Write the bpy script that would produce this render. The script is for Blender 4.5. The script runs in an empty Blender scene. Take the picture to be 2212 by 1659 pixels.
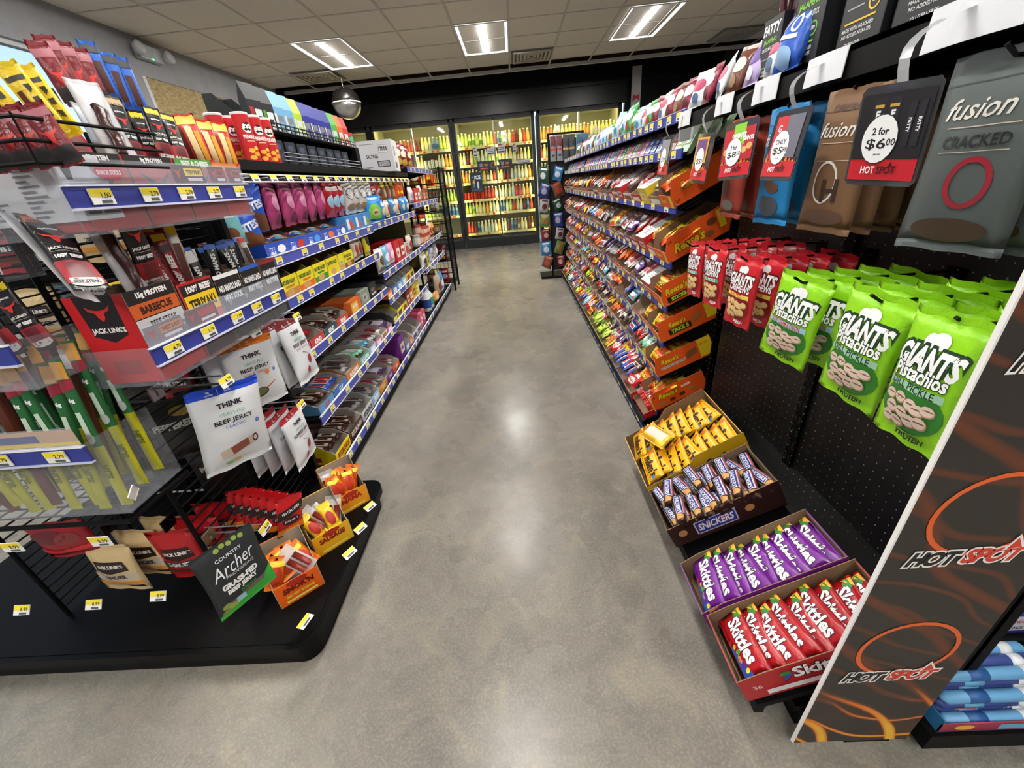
import bpy, bmesh, math, random
from mathutils import Matrix, Vector, Quaternion
sc = bpy.context.scene
COL = sc.collection
R_ = math.radians
# ---------------- camera, world, exposure ----------------
cd = bpy.data.cameras.new('camera'); cam = bpy.data.objects.new('camera', cd); COL.objects.link(cam); sc.camera = cam
cd.sensor_fit = 'HORIZONTAL'; cd.sensor_width = 36.0; cd.lens = 36.0*854/2212; cd.clip_start = .02; cd.clip_end = 60
def _cam():
    f = Vector((1107-1106, -(392-829.5), -854)).normalized()
    d = Vector((1260-1106, -(2500-829.5), -854)).normalized()
    up = (-d + f*d.dot(f)).normalized(); r = f.cross(up)
    M = Matrix((r, f, up)).to_4x4(); M.translation = Vector((0, 0, 1.2)); cam.matrix_world = M
_cam()
w = bpy.data.worlds.new('world'); sc.world = w; w.use_nodes = True
nt = w.node_tree; nt.nodes.clear()
sky = nt.nodes.new('ShaderNodeTexSky'); sky.sky_type = 'NISHITA'; sky.sun_elevation = R_(40); sky.sun_rotation = R_(120); sky.sun_disc = False
bg = nt.nodes.new('ShaderNodeBackground'); bg.inputs[1].default_value = .055
ow = nt.nodes.new('ShaderNodeOutputWorld'); nt.links.new(sky.outputs[0], bg.inputs[0]); nt.links.new(bg.outputs[0], ow.inputs[0])
sc.view_settings.view_transform = 'Standard'; sc.view_settings.look = 'None'; sc.view_settings.gamma = 1; sc.view_settings.exposure = 2.2
try: sc.view_settings.use_curve_mapping = False
except Exception: pass
LIGHT_E = 30.0      # troffer lens radiance
COOL_E = 5.0        # cooler lamp radiance
cy = sc.cycles; cy.max_bounces = 6; cy.diffuse_bounces = 3; cy.glossy_bounces = 3; cy.transmission_bounces = 4; cy.transparent_max_bounces = 12
cy.caustics_reflective = False; cy.caustics_refractive = False; cy.sample_clamp_indirect = 6
try: cy.use_denoising = True
except Exception: pass
random.seed(7)
rnd = random.Random(11)
# ---------------- materials ----------------
def lin(h):
    h = h.lstrip('#')
    v = [int(h[i:i+2], 16)/255 for i in (0, 2, 4)]
    return tuple((c/12.92 if c <= .04045 else ((c+.055)/1.055)**2.4) for c in v)+(1,)
_M = {}
def mat(s):
    """'rrggbb/style': g foil, p print (default), m matt, c clear acrylic, k metal, e:<n> glowing, w film"""
    if not isinstance(s, str): return s
    if s in _M: return _M[s]
    hx, _, st = s.partition('/'); st = st or 'p'
    m = bpy.data.materials.new('colour_'+s.replace('/', '_')); m.use_nodes = True; _M[s] = m
    n = m.node_tree; b = n.nodes['Principled BSDF']; b.inputs['Base Color'].default_value = lin(hx)
    R = {'g': .3, 'p': .45, 'm': .85, 'c': .05, 'k': .3, 'w': .25, 's': .55, 'd': .42}.get(st[0], .5)
    b.inputs['Roughness'].default_value = R
    if st[0] in 'sd': b.inputs['Specular IOR Level'].default_value = .12 if sum(lin(hx)[:3]) < .03 else .35
    if st[0] == 'k': b.inputs['Metallic'].default_value = 1
    if st[0] == 'e':
        b.inputs['Emission Color'].default_value = lin(hx); b.inputs['Emission Strength'].default_value = float(st[1:] or 1)
    if st[0] in 'gw':       # crinkled plastic film
        tc = n.nodes.new('ShaderNodeTexCoord'); no = n.nodes.new('ShaderNodeTexNoise'); no.inputs['Scale'].default_value = 38; no.inputs['Detail'].default_value = 3
        no.inputs['Distortion'].default_value = 1.2
        bu = n.nodes.new('ShaderNodeBump'); bu.inputs['Strength'].default_value = .35; bu.inputs['Distance'].default_value = .006
        n.links.new(tc.outputs['Object'], no.inputs['Vector']); n.links.new(no.outputs['Fac'], bu.inputs['Height']); n.links.new(bu.outputs['Normal'], b.inputs['Normal'])
    if st[0] in 'cw':       # see-through plastic
        tr = n.nodes.new('ShaderNodeBsdfTransparent'); mx = n.nodes.new('ShaderNodeMixShader'); o = n.nodes['Material Output']
        tr.inputs[0].default_value = (.96, .97, .98, 1)
        mx.inputs[0].default_value = .24 if st[0] == 'c' else .62
        if len(st) > 1: mx.inputs[0].default_value = float(st[1:])
        n.links.new(tr.outputs[0], mx.inputs[1]); n.links.new(b.outputs[0], mx.inputs[2]); n.links.new(mx.outputs[0], o.inputs[0])
    return m
def noisemat(name, cols, scale, rough=.5, bump=.0, detail=6, stretch=None, rr=None, fine=None):
    m = bpy.data.materials.new(name); m.use_nodes = True; n = m.node_tree; b = n.nodes['Principled BSDF']
    tc = n.nodes.new('ShaderNodeTexCoord'); mp = n.nodes.new('ShaderNodeMapping'); mp.inputs['Scale'].default_value = stretch or (1, 1, 1)
    no = n.nodes.new('ShaderNodeTexNoise'); no.inputs['Scale'].default_value = scale; no.inputs['Detail'].default_value = detail; no.inputs['Roughness'].default_value = .6
    cr = n.nodes.new('ShaderNodeValToRGB'); el = cr.color_ramp.elements
    for i, (p, c) in enumerate(cols):
        e = el[i] if i < 2 else el.new(p)
        e.position = p; e.color = lin(c)
    L = n.links.new
    L(tc.outputs['Object'], mp.inputs[0]); L(mp.outputs[0], no.inputs['Vector']); L(no.outputs['Fac'], cr.inputs[0]); L(cr.outputs[0], b.inputs['Base Color'])
    b.inputs['Roughness'].default_value = rough
    if bump:
        bu = n.nodes.new('ShaderNodeBump'); bu.inputs['Strength'].default_value = bump; bu.inputs['Distance'].default_value = .01
        L(no.outputs['Fac'], bu.inputs['Height']); L(bu.outputs[0], b.inputs['Normal'])
    return m
# ---------------- mesh builder ----------------
_T = {}
def text2d(s, bold=0., shear=0., res=2, spc=1.):
    k = (s, bold, shear, res, spc)
    if k in _T: return _T[k]
    c = bpy.data.curves.new('lettering', 'FONT'); c.body = s; c.resolution_u = res; c.offset = bold; c.shear = shear; c.space_character = spc
    c.align_x = 'LEFT'; c.size = 1; c.fill_mode = 'FRONT'; c.dimensions = '2D'
    o = bpy.data.objects.new('lettering', c); COL.objects.link(o)
    dg = bpy.context.evaluated_depsgraph_get(); me = bpy.data.meshes.new_from_object(o.evaluated_get(dg))
    vs = [(v.co.x, v.co.y) for v in me.vertices]; fs = [tuple(p.vertices) for p in me.polygons]
    bpy.data.objects.remove(o); bpy.data.curves.remove(c); bpy.data.meshes.remove(me)
    if vs:
        x0 = min(v[0] for v in vs); x1 = max(v[0] for v in vs); y0 = min(v[1] for v in vs); y1 = max(v[1] for v in vs)
    else: x0, x1, y0, y1 = 0, 1, 0, 1
    cx, cyy = (x0+x1)/2, (y0+y1)/2
    _T[k] = ([(a-cx, b-cyy) for a, b in vs], fs, x1-x0, y1-y0); return _T[k]
def slice2d(vs, fs, g):
    bm = bmesh.new(); bv = [bm.verts.new((x, y, 0)) for x, y in vs]
    for f in fs:
        try: bm.faces.new([bv[i] for i in f])
        except ValueError: pass
    for ax in (0, 1):
        a = min(v.co[ax] for v in bm.verts); b = max(v.co[ax] for v in bm.verts)
        no = (1, 0, 0) if ax == 0 else (0, 1, 0)
        k = math.floor(a/g)+1
        while k*g < b and k*g-a < 60*g:
            bmesh.ops.bisect_plane(bm, geom=bm.verts[:]+bm.edges[:]+bm.faces[:], plane_co=(no[0]*k*g, no[1]*k*g, 0), plane_no=no); k += 1
    bm.verts.index_update(); o = ([(v.co.x, v.co.y) for v in bm.verts], [tuple(v.index for v in f.verts) for f in bm.faces]); bm.free(); return o
def rot2(vs, a):
    c, s = math.cos(R_(a)), math.sin(R_(a)); return [(x*c-y*s, x*s+y*c) for x, y in vs]
class MB:
    def __init__(s): s.v = []; s.f = []; s.m = []; s.ml = []; s.M = None; s.dec = 0
    def mi(s, m):
        m = mat(m)
        if m not in s.ml: s.ml.append(m)
        return s.ml.index(m)
    def add(s, vs, fs, m, M=None):
        b = len(s.v); i = s.mi(m); M = M or s.M
        if M is not None: vs = [M @ Vector(v) for v in vs]
        s.v += [tuple(v) for v in vs]; s.f += [tuple(b+j for j in f) for f in fs]; s.m += [i]*len(fs); return s
    def box(s, x0, y0, z0, x1, y1, z1, m, M=None):
        return s.add([(x0, y0, z0), (x1, y0, z0), (x1, y1, z0), (x0, y1, z0), (x0, y0, z1), (x1, y0, z1), (x1, y1, z1), (x0, y1, z1)],
                     [(0, 3, 2, 1), (4, 5, 6, 7), (0, 1, 5, 4), (1, 2, 6, 5), (2, 3, 7, 6), (3, 0, 4, 7)], m, M)
    def prism(s, poly, d0, d1, m, ax='y', M=None):
        """poly in the two other axes, extruded along ax"""
        n = len(poly)
        f = {'y': lambda a, b, d: (a, d, b), 'z': lambda a, b, d: (a, b, d), 'x': lambda a, b, d: (d, a, b)}[ax]
        vs = [f(a, b, d0) for a, b in poly]+[f(a, b, d1) for a, b in poly]
        return s.add(vs, [tuple(range(n))[::-1], tuple(range(n, 2*n))]+[(i, (i+1) % n, n+(i+1) % n, n+i) for i in range(n)], m, M)
    def tube(s, pts, r, m, n=6, M=None, caps=True):
        pts = [Vector(p) for p in pts]; vs = []; fs = []
        for i, p in enumerate(pts):
            d = (pts[min(i+1, len(pts)-1)]-pts[max(i-1, 0)]).normalized()
            a = Vector((0, 0, 1)) if abs(d.z) < .9 else Vector((1, 0, 0))
            u = d.cross(a).normalized(); w_ = d.cross(u); rr = r[i] if isinstance(r, (list, tuple)) else r
            vs += [p+u*rr*math.cos(2*math.pi*k/n)+w_*rr*math.sin(2*math.pi*k/n) for k in range(n)]
        for i in range(len(pts)-1):
            fs += [(i*n+k, i*n+(k+1) % n, (i+1)*n+(k+1) % n, (i+1)*n+k) for k in range(n)]
        if caps: fs += [tuple(range(n)), tuple(range(len(pts)*n-n, len(pts)*n))[::-1]]
        return s.add(vs, fs, m, M)
    def lathe(s, prof, m, n=12, M=None):
        vs = [(r*math.cos(2*math.pi*k/n), r*math.sin(2*math.pi*k/n), z) for r, z in prof for k in range(n)]
        L = len(prof)
        fs = [(i*n+k, i*n+(k+1) % n, (i+1)*n+(k+1) % n, (i+1)*n+k) for i in range(L-1) for k in range(n)]
        fs += [tuple(range(n))[::-1], tuple(range(L*n-n, L*n))]
        return s.add(vs, fs, m, M)
    def decals(s, S, ds, g=None, M=None, e0=.0004, st=.00006):
        """S(u,v,eps)->3D; ds list of flat marks"""
        for d in ds:
            k = d[0]; s.dec += 1; e = e0+st*s.dec
            if k == 'r': _, a, b, c, dd, col = d[:6]; vs = [(a, b), (c, b), (c, dd), (a, dd)]; fs = [(0, 1, 2, 3)]
            elif k == 'e':
                _, cu, cv, ru, rv, col = d[:6]; n = 18; vs = [(cu+ru*math.cos(2*math.pi*i/n), cv+rv*math.sin(2*math.pi*i/n)) for i in range(n)]; fs = [tuple(range(n))]
            elif k == 'o':
                _, cu, cv, ru, rv, wd, col = d[:7]; n = 28; vs = []
                for i in range(n):
                    c_, s_ = math.cos(2*math.pi*i/n), math.sin(2*math.pi*i/n); vs += [(cu+ru*c_, cv+rv*s_), (cu+(ru-wd)*c_, cv+(rv-wd)*s_)]
                fs = [(2*i, (2*i+2) % (2*n), (2*i+3) % (2*n), 2*i+1) for i in range(n)]
            elif k == 'p': _, vs, col = d[:3]; fs = [tuple(range(len(vs)))]
            elif k == 't':
                _, tx, cu, cv, h, wm, col = d[:7]; o = d[7] if len(d) > 7 else {}
                t = text2d(tx, o.get('b', .015), o.get('sh', 0), o.get('res', 2)); sy = h/max(t[3], 1e-6); sx = min(sy*o.get('x', 1), wm/max(t[2], 1e-6))
                if o.get('fill'): sx = wm/max(t[2], 1e-6)
                if 'oc' in o:
                    t2 = text2d(tx, o.get('b', .015)+o.get('ow', .05), o.get('sh', 0), o.get('res', 2))
                    v2 = [(x+cu, y+cv) for x, y in rot2([(x*sx, y*sy) for x, y in t2[0]], o.get('a', 0))]
                    f2 = t2[1]
                    if g: v2, f2 = slice2d(v2, f2, g)
                    s.add([S(x, y, e) for x, y in v2], f2, o['oc'], M); s.dec += 1; e = e0+st*s.dec
                vs = [(x+cu, y+cv) for x, y in rot2([(x*sx, y*sy) for x, y in t[0]], o.get('a', 0))]; fs = t[1]
            if not fs: continue
            if g: vs, fs = slice2d(vs, fs, g)
            s.add([S(x, y, e) for x, y in vs], fs, col, M)
        return s
    def flat(s, O, U, V, ds, M=None):
        O, U, V = Vector(O), Vector(U), Vector(V); N = U.cross(V).normalized()
        return s.decals(lambda u, v, e: O+U*u+V*v+N*e, ds, None, M)
    def build(s, name, parent=None, loc=None, smooth=False, mtx=None):
        me = bpy.data.meshes.new(name); me.from_pydata(s.v, [], s.f); me.update()
        for m in s.ml: me.materials.append(m)
        me.polygons.foreach_set('material_index', s.m)
        if smooth: me.polygons.foreach_set('use_smooth', [True]*len(s.f))
        o = bpy.data.objects.new(name, me); COL.objects.link(o)
        if parent: o.parent = parent
        if mtx is not None: o.matrix_local = mtx
        elif loc: o.location = loc
        return o
def tag(o, label=None, cat=None, group=None, kind=None):
    if label: o['label'] = label
    if cat: o['category'] = cat
    if group: o['group'] = group
    if kind: o['kind'] = kind
    return o
def thing(name, label, cat, group=None, mtx=None, loc=None):
    o = bpy.data.objects.new(name, None); COL.objects.link(o); tag(o, label, cat, group)
    if mtx is not None: o.matrix_world = mtx
    if loc: o.location = loc
    return o
KIDS = {}
def kids(o):
    if o.name not in KIDS: KIDS[o.name] = list(o.children)
    return KIDS[o.name]
_used = set()
def place(proto, mtx, label, group=None, name=None, cat=None):
    """first use takes the prototype itself, later ones are copies with copies of parts and sub-parts"""
    if proto.name in _used:
        r = proto.copy(); COL.objects.link(r)
        for ch in kids(proto):
            c = ch.copy(); COL.objects.link(c); c.parent = r
            for g in kids(ch):
                d = g.copy(); COL.objects.link(d); d.parent = c
    else: r = proto; kids(proto); [kids(c) for c in kids(proto)]; _used.add(proto.name)
    r.matrix_world = mtx; r['label'] = label
    if group: r['group'] = group
    if cat: r['category'] = cat
    return r
def T(x, y, z): return Matrix.Translation((x, y, z))
def RZ(a): return Matrix.Rotation(R_(a), 4, 'Z')
def RX(a): return Matrix.Rotation(R_(a), 4, 'X')
def RY(a): return Matrix.Rotation(R_(a), 4, 'Y')
def PQ(p): # pose tuple (w,h,x,y,z,qw,qx,qy,qz)
    M = Quaternion(p[5:9]).normalized().to_matrix().to_4x4(); M.translation = Vector(p[2:5]); return M
def up(x, y, z, yaw=0, tilt=0, roll=0):   # flat item with its front (+Z) turned upright; tilt leans the top back
    return T(x, y, z) @ RZ(yaw) @ RX(90-tilt) @ RZ(roll)
def bull(cx, cy, sx, sy, col='d42a24'):
    P = [(-1, .9), (-.8, .35), (-.35, .08), (-.25, -.5), (0, -.95), (.25, -.5), (.35, .08), (.8, .35), (1, .9), (.55, .5), (.2, .38), (-.2, .38), (-.55, .5)]
    return ('p', [(cx+a*sx, cy+b*sy) for a, b in P], col)
ORD = ['first', 'second', 'third', 'fourth', 'fifth', 'sixth', 'seventh', 'eighth', 'ninth', 'tenth', 'eleventh', 'twelfth', 'thirteenth', 'fourteenth', 'fifteenth', 'sixteenth', 'seventeenth', 'eighteenth', 'nineteenth', 'twentieth', 'twenty-first', 'twenty-second', 'twenty-third', 'twenty-fourth', 'twenty-fifth', 'twenty-sixth', 'twenty-seventh', 'twenty-eighth', 'twenty-ninth', 'thirtieth', 'thirty-first', 'thirty-second', 'thirty-third', 'thirty-fourth', 'thirty-fifth', 'thirty-sixth', 'thirty-seventh', 'thirty-eighth', 'thirty-ninth', 'fortieth']
# ---------------- shared shapes ----------------
def pouch(mb, w, h, t, body, ds=(), bands=(), crimp=.014, nu=10, nv=14, g=None, back=None, wob=.0, gusset=0, seed=0, M=None, ccol=None):
    """sealed bag in the local XY plane, front +Z. bands: (v0,v1,colour) in metres from the bottom; centre origin"""
    rr = random.Random(seed)
    ph = [rr.uniform(0, 6.3) for _ in range(6)]
    def bul(u, v):
        a = max(0., 1-(2*u/w)**2)
        q = (v+h/2-crimp)/(h-2*crimp); b = max(0., 1-(2*q-1)**2) if 0 < q < 1 else 0
        return t/2*(a**.55)*(b**.6)*(1+.16*math.sin(9*u/w+ph[0])*math.sin(6*v/h+ph[1]))+wob*math.sin(30*v/h+ph[2])*.25*a
    def sx(v):
        q = (v+h/2)/h
        return 1-.05*math.sin(math.pi*q)**2 if t > .01 else 1
    def S(u, v, e=0, s=1): return (u*sx(v), v+wob*math.sin(14*u/w+ph[3])*(1 if abs(v) > h/2-crimp else .2), s*(bul(u, v)+e))
    cr = crimp*.99; vsn = [-h/2, -h/2+cr*.5, -h/2+cr]+[-h/2+cr+(h-2*cr)*(j/(nv)) for j in range(1, nv)]+[h/2-cr, h/2-cr*.5, h/2]
    for a, b, _c in bands: vsn += [a-h/2, b-h/2]
    vsn = sorted(set(round(x, 5) for x in vsn if -h/2-1e-6 <= x <= h/2+1e-6)); us = [w*(i/nu-.5) for i in range(nu+1)]
    def col(v):
        for a, b, c in bands:
            if a-h/2-1e-4 <= v <= b-h/2+1e-4: return c
        return body
    for side in (1, -1):
        vs = [S(u, v, 0, side) for v in vsn for u in us]; n = nu+1
        for j in range(len(vsn)-1):
            c = col((vsn[j]+vsn[j+1])/2) if side == 1 or back is None else back
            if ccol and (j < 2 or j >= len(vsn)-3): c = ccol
            fs = [((j*n+i), (j*n+i+1), ((j+1)*n+i+1), ((j+1)*n+i)) for i in range(nu)]
            fs2 = fs if side == 1 else [f[::-1] for f in fs]
            ids = sorted(set(i for f in fs2 for i in f)); mp = {a: b for b, a in enumerate(ids)}
            mb.add([vs[i] for i in ids], [tuple(mp[i] for i in f) for f in fs2], c, M)
    mb.decals(lambda u, v, e: S(u, v, e), ds, g or max(w, h)/14, M, e0=.0010, st=.00006)
    return mb
def weld(o, d=.00005):
    bm = bmesh.new(); bm.from_mesh(o.data); bmesh.ops.remove_doubles(bm, verts=bm.verts, dist=d); bm.to_mesh(o.data); bm.free(); return o
def bag(name, w, h, t, body, ds=(), bands=(), cat='bag', parts=None, **kw):
    mb = MB(); pouch(mb, w, h, t, body, ds, bands, **kw)
    o = mb.build(name, smooth=True); weld(o); tag(o, name, cat); o.name = name; return o
def carton(mb, w, d, hf, hb, col, inner='8a6f55/m', front=(), side=(), top=None, shape=None, tk=.002, backh=None, sidecol=None):
    """open display carton: origin at the bottom middle of the front edge; +X right, +Y back"""
    sh = shape or [(0, 0), (d, 0), (d, hb), (d*.45, hb), (d*.12, hf), (0, hf)]
    sc_ = sidecol or col
    for s in (-1, 1):
        x = s*w/2; xi = x-s*tk
        a = [(x, y, z) for y, z in sh]; b = [(xi, y, z) for y, z in sh]; n = len(sh); f = tuple(range(n))
        mb.add(a, [f[::-1] if s < 0 else f], sc_); mb.add(b, [f if s < 0 else f[::-1]], inner)
        mb.add(a+b, [(i, (i+1) % n, n+(i+1) % n, n+i) for i in range(n)], inner)
        if side: mb.flat((x, 0 if s > 0 else d, 0), (0, 1 if s > 0 else -1, 0), (0, 0, 1), side)
    mb.box(-w/2, 0, 0, w/2, d, tk, sc_)
    mb.box(-w/2+tk, tk, tk, w/2-tk, d-tk, tk*1.5, inner)
    mb.box(-w/2+tk, 0, tk, w/2-tk, tk, hf, col); mb.box(-w/2+tk, tk, tk, w/2-tk, tk*1.6, hf-.001, inner)
    mb.box(-w/2+tk, d-tk, tk, w/2-tk, d, hb, sc_); mb.box(-w/2+tk, d-tk*1.6, tk, w/2-tk, d-tk, hb-.001, inner)
    if front: mb.flat((-w/2, 0, 0), (1, 0, 0), (0, 0, 1), front)
    if top: mb.box(-w/2, d*top[0], hb, w/2, d*top[1], hb+tk, top[2])
    return mb
def tagmb(mb, O, U, V, wd=.045, ht=.026, price=None, fs=None, off=.0035):
    """shelf price ticket: yellow head, white foot"""
    O, U, V = Vector(O), Vector(U), Vector(V); N = U.cross(V).normalized(); P = lambda u, v, e: O+U*u+V*v+N*(off+e)
    a, b = wd/2, ht/2
    mb.add([P(-a, -b, -.002), P(a, -b, -.002), P(a, b, -.002), P(-a, b, -.002), P(-a, -b, 0), P(a, -b, 0), P(a, b, 0), P(-a, b, 0)], [(4, 5, 6, 7), (0, 1, 5, 4), (1, 2, 6, 5), (2, 3, 7, 6), (3, 0, 4, 7)], 'f4f4f2')
    ds = [('r', -a*.96, -b*.05, a*.96, b*.96, 'f6e13c'), ('r', -a*.6, -b*.8, a*.55, -b*.3, '55565c')]
    if price: ds = [('r', -a*.96, -b*.02, a*.96, b*.96, 'f6e13c'), ('r', -a*.25, -b*.86, a*.7, -b*.45, '55565c'), ('t', price, a*.35, b*.15, ht*.36, wd*.6, '15151a', {'b': .02})]
    mb.decals(P, ds)
    return mb
# ================= THE ROOM =================
XL, XR, YB, YF, ZC = -3.55, 3.9, 8.9, -3.2, 2.75
def floor_mat():
    m = bpy.data.materials.new('polished_concrete'); m.use_nodes = True; n = m.node_tree; L = n.links.new; b = n.nodes['Principled BSDF']
    tc = n.nodes.new('ShaderNodeTexCoord')
    def noise(s, d, r=.6, dist=0):
        q = n.nodes.new('ShaderNodeTexNoise'); q.inputs['Scale'].default_value = s; q.inputs['Detail'].default_value = d; q.inputs['Roughness'].default_value = r
        q.inputs['Distortion'].default_value = dist; L(tc.outputs['Object'], q.inputs['Vector']); return q.outputs['Fac']
    def ramp(f, *st):
        r = n.nodes.new('ShaderNodeValToRGB'); el = r.color_ramp.elements
        for i, (p, c) in enumerate(st):
            e = el[i] if i < 2 else el.new(p)
            e.position = p; e.color = lin(c)
        L(f, r.inputs[0]); return r.outputs[0]
    def mix(a, c, f, ty='MIX'):
        q = n.nodes.new('ShaderNodeMix'); q.data_type = 'RGBA'; q.blend_type = ty
        if isinstance(f, float): q.inputs[0].default_value = f
        else: L(f, q.inputs[0])
        L(a, q.inputs[6]); L(c, q.inputs[7]); return q.outputs[2]
    a = ramp(noise(1.6, 7, .62, .6), (.3, '57534f'), (.45, '7c7771'), (.58, '979087'), (.72, 'b0a591'))
    c = ramp(noise(5.5, 8, .7, 1.0), (.3, '665e55'), (.52, '8c867e'), (.7, 'b9a98d'))
    col = mix(a, c, .45)
    sp = ramp(noise(150, 2), (.35, '7a766f'), (.5, '8b8780'), (.66, 'b2ada3'))
    col = mix(col, sp, .28)
    vo = n.nodes.new('ShaderNodeTexVoronoi'); vo.inputs['Scale'].default_value = 26; L(tc.outputs['Object'], vo.inputs['Vector'])
    wn = ramp(vo.outputs['Distance'], (0, 'ffffff'), (.055, '000000'))
    wr = n.nodes.new('ShaderNodeTexWhiteNoise'); L(vo.outputs['Color'], wr.inputs[0])
    mt = n.nodes.new('ShaderNodeMath'); mt.operation = 'GREATER_THAN'; mt.inputs[1].default_value = .8; L(wr.outputs['Value'], mt.inputs[0])
    mm = n.nodes.new('ShaderNodeMath'); mm.operation = 'MULTIPLY'; L(wn, mm.inputs[0]); L(mt.outputs[0], mm.inputs[1])
    wht = n.nodes.new('ShaderNodeRGB'); wht.outputs[0].default_value = lin('c9c6bd')
    col = mix(col, wht.outputs[0], mm.outputs[0])
    L(col, b.inputs['Base Color'])
    rg = ramp(noise(3, 6), (.3, '7c7c7c'), (.7, 'a0a0a0')); L(rg, b.inputs['Roughness']); b.inputs['Specular IOR Level'].default_value = .3
    bu = n.nodes.new('ShaderNodeBump'); bu.inputs['Strength'].default_value = .08; bu.inputs['Distance'].default_value = .004; L(noise(60, 4), bu.inputs['Height']); L(bu.outputs[0], b.inputs['Normal'])
    return m
def struct(name, mb): return tag(mb.build(name), kind='structure')
struct('floor', MB().box(XL-.1, YF-.1, -.1, XR+.1, YB+1.2, 0, floor_mat()))
WALL = noisemat('painted_wall', [(.3, '9b9ba0'), (.7, 'a6a6aa')], 8, .9, .03)
BLK = noisemat('black_panelling', [(.3, '08090a'), (.7, '0f1012')], 14, .32, .12)
tilem = noisemat('ceiling_tile', [(.35, 'e4ddd5'), (.65, 'f0eae2')], 120, .95, .25)
struct('ceiling', MB().box(XL, YF, ZC, XR, 7.37, ZC+.03, tilem))
struct('ceiling_2', MB().box(XL-.1, 7.37, 3.35, XR+.1, YB+.2, 3.4, '0b0b0c/m').box(XL-.1, 7.36, ZC+.03, XR+.1, 7.38, 3.35, '0b0b0c/m'))
g = MB()
for k in range(-6, 7):
    x = .08+.61*k
    if XL < x < XR: g.box(x-.012, YF, ZC-.004, x+.012, 7.8, ZC-.0005, 'cfcac4/m')
for k in range(-15, 4):
    y = 5.56+.603*k
    g.box(XL, y-.012, ZC-.0035, XR, y+.012, ZC-.0008, 'cfcac4/m')
g.box(XL, 7.78, ZC-.015, XR, 7.82, ZC+.03, 'dcd8d2/m').box(XL, 7.84, ZC+.03, XR, 7.9, ZC+.1, '4a2f24/m')
struct('trim_1', g)
# left wall with its windows
wl = MB(); WZ = 2.42
wl.box(XL-.12, YF, WZ, XL, 7.5, ZC+.3, WALL); struct('wall_left_3', MB().box(XL-.12, YF, 0, XL, 7.5, .9, WALL))
for k, (a, b) in enumerate(((YF, -.6), (2.0, 2.25), (4.72, 4.86), (6.3, 6.42), (6.85, 7.5))): struct('wall_left_%d' % (k+4), MB().box(XL-.12, a, .9, XL, b, WZ, WALL))
struct('wall_left', wl)
struct('wall_left_2', MB().box(XL-.12, 7.5, 0, XL, YB+1, 3.4, BLK))
struct('wall_right', MB().box(XR, YF, 0, XR+.1, YB+1, 3.4, noisemat('right_wall', [(.3, '3a3a3d'), (.7, '444448')], 8, .8)))
struct('wall_front', MB().box(XL-.1, YF-.1, 0, XR+.1, YF, ZC+.1, WALL))
glass = 'dfeaf2/c0.12'
for i, (a, b) in enumerate(((-.6, 2.0), (2.25, 4.72), (6.42, 6.85))):
    f = MB(); q = .035
    for (y0, z0, y1, z1) in ((a, .9, b, .9+q), (a, WZ-q, b, WZ), (a, .9, a+q, WZ), (b-q, .9, b, WZ)): f.box(XL-.09, y0, z0, XL-.03, y1, z1, 'c9cdd2/p')
    fr = struct('window_%d' % (i+1), f); MB().box(XL-.065, a+q, .9+q, XL-.058, b-q, WZ-q, glass).build('pane', fr)
osb = noisemat('oriented_strand_board', [(.3, '8f7a55'), (.5, 'b29c72'), (.72, 'cdb88c')], 16, .85, .15, 8, (1, 1, 3.5))
o = MB().box(XL-.05, 4.862, .902, XL-.01, 6.298, WZ, osb).build('plywood_board'); tag(o, 'large tan chipboard sheet boarding up the window in the grey wall', 'board')
o = MB().box(XL-.012, 4.83, .9, XL+.002, 4.87, WZ, 'd5d8dc').build('window_trim'); tag(o, kind='structure')
# black back wall and cooler header
bw = MB(); bw.box(XL-.1, YB+.05, 2.42, XR+.1, YB+.12, 3.4, BLK)
bw.box(2.18, YB, 0, XR, YB+.1, 2.42, BLK).box(XL, YB, 0, -4.0, YB+.1, 2.42, BLK)
struct('wall_back', bw)
hd = MB(); hd.box(XL-.1, YB-.10, 2.33, 2.18, YB+.05, 2.62, BLK).box(XL-.1, YB-.16, 2.62, 2.18, YB+.05, 2.66, BLK)
hd.box(XL-.1, YB-.02, 2.66, XR, YB+.05, 3.02, BLK).box(XL-.1, YB-.05, 3.02, XR, YB+.05, 3.06, '2a201c/m')
for k in range(-9, 9): hd.box(k*.41, YB-.024, 2.66, k*.41+.006, YB-.02, 3.02, '050505/m')
struct('trim_2', hd)
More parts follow.
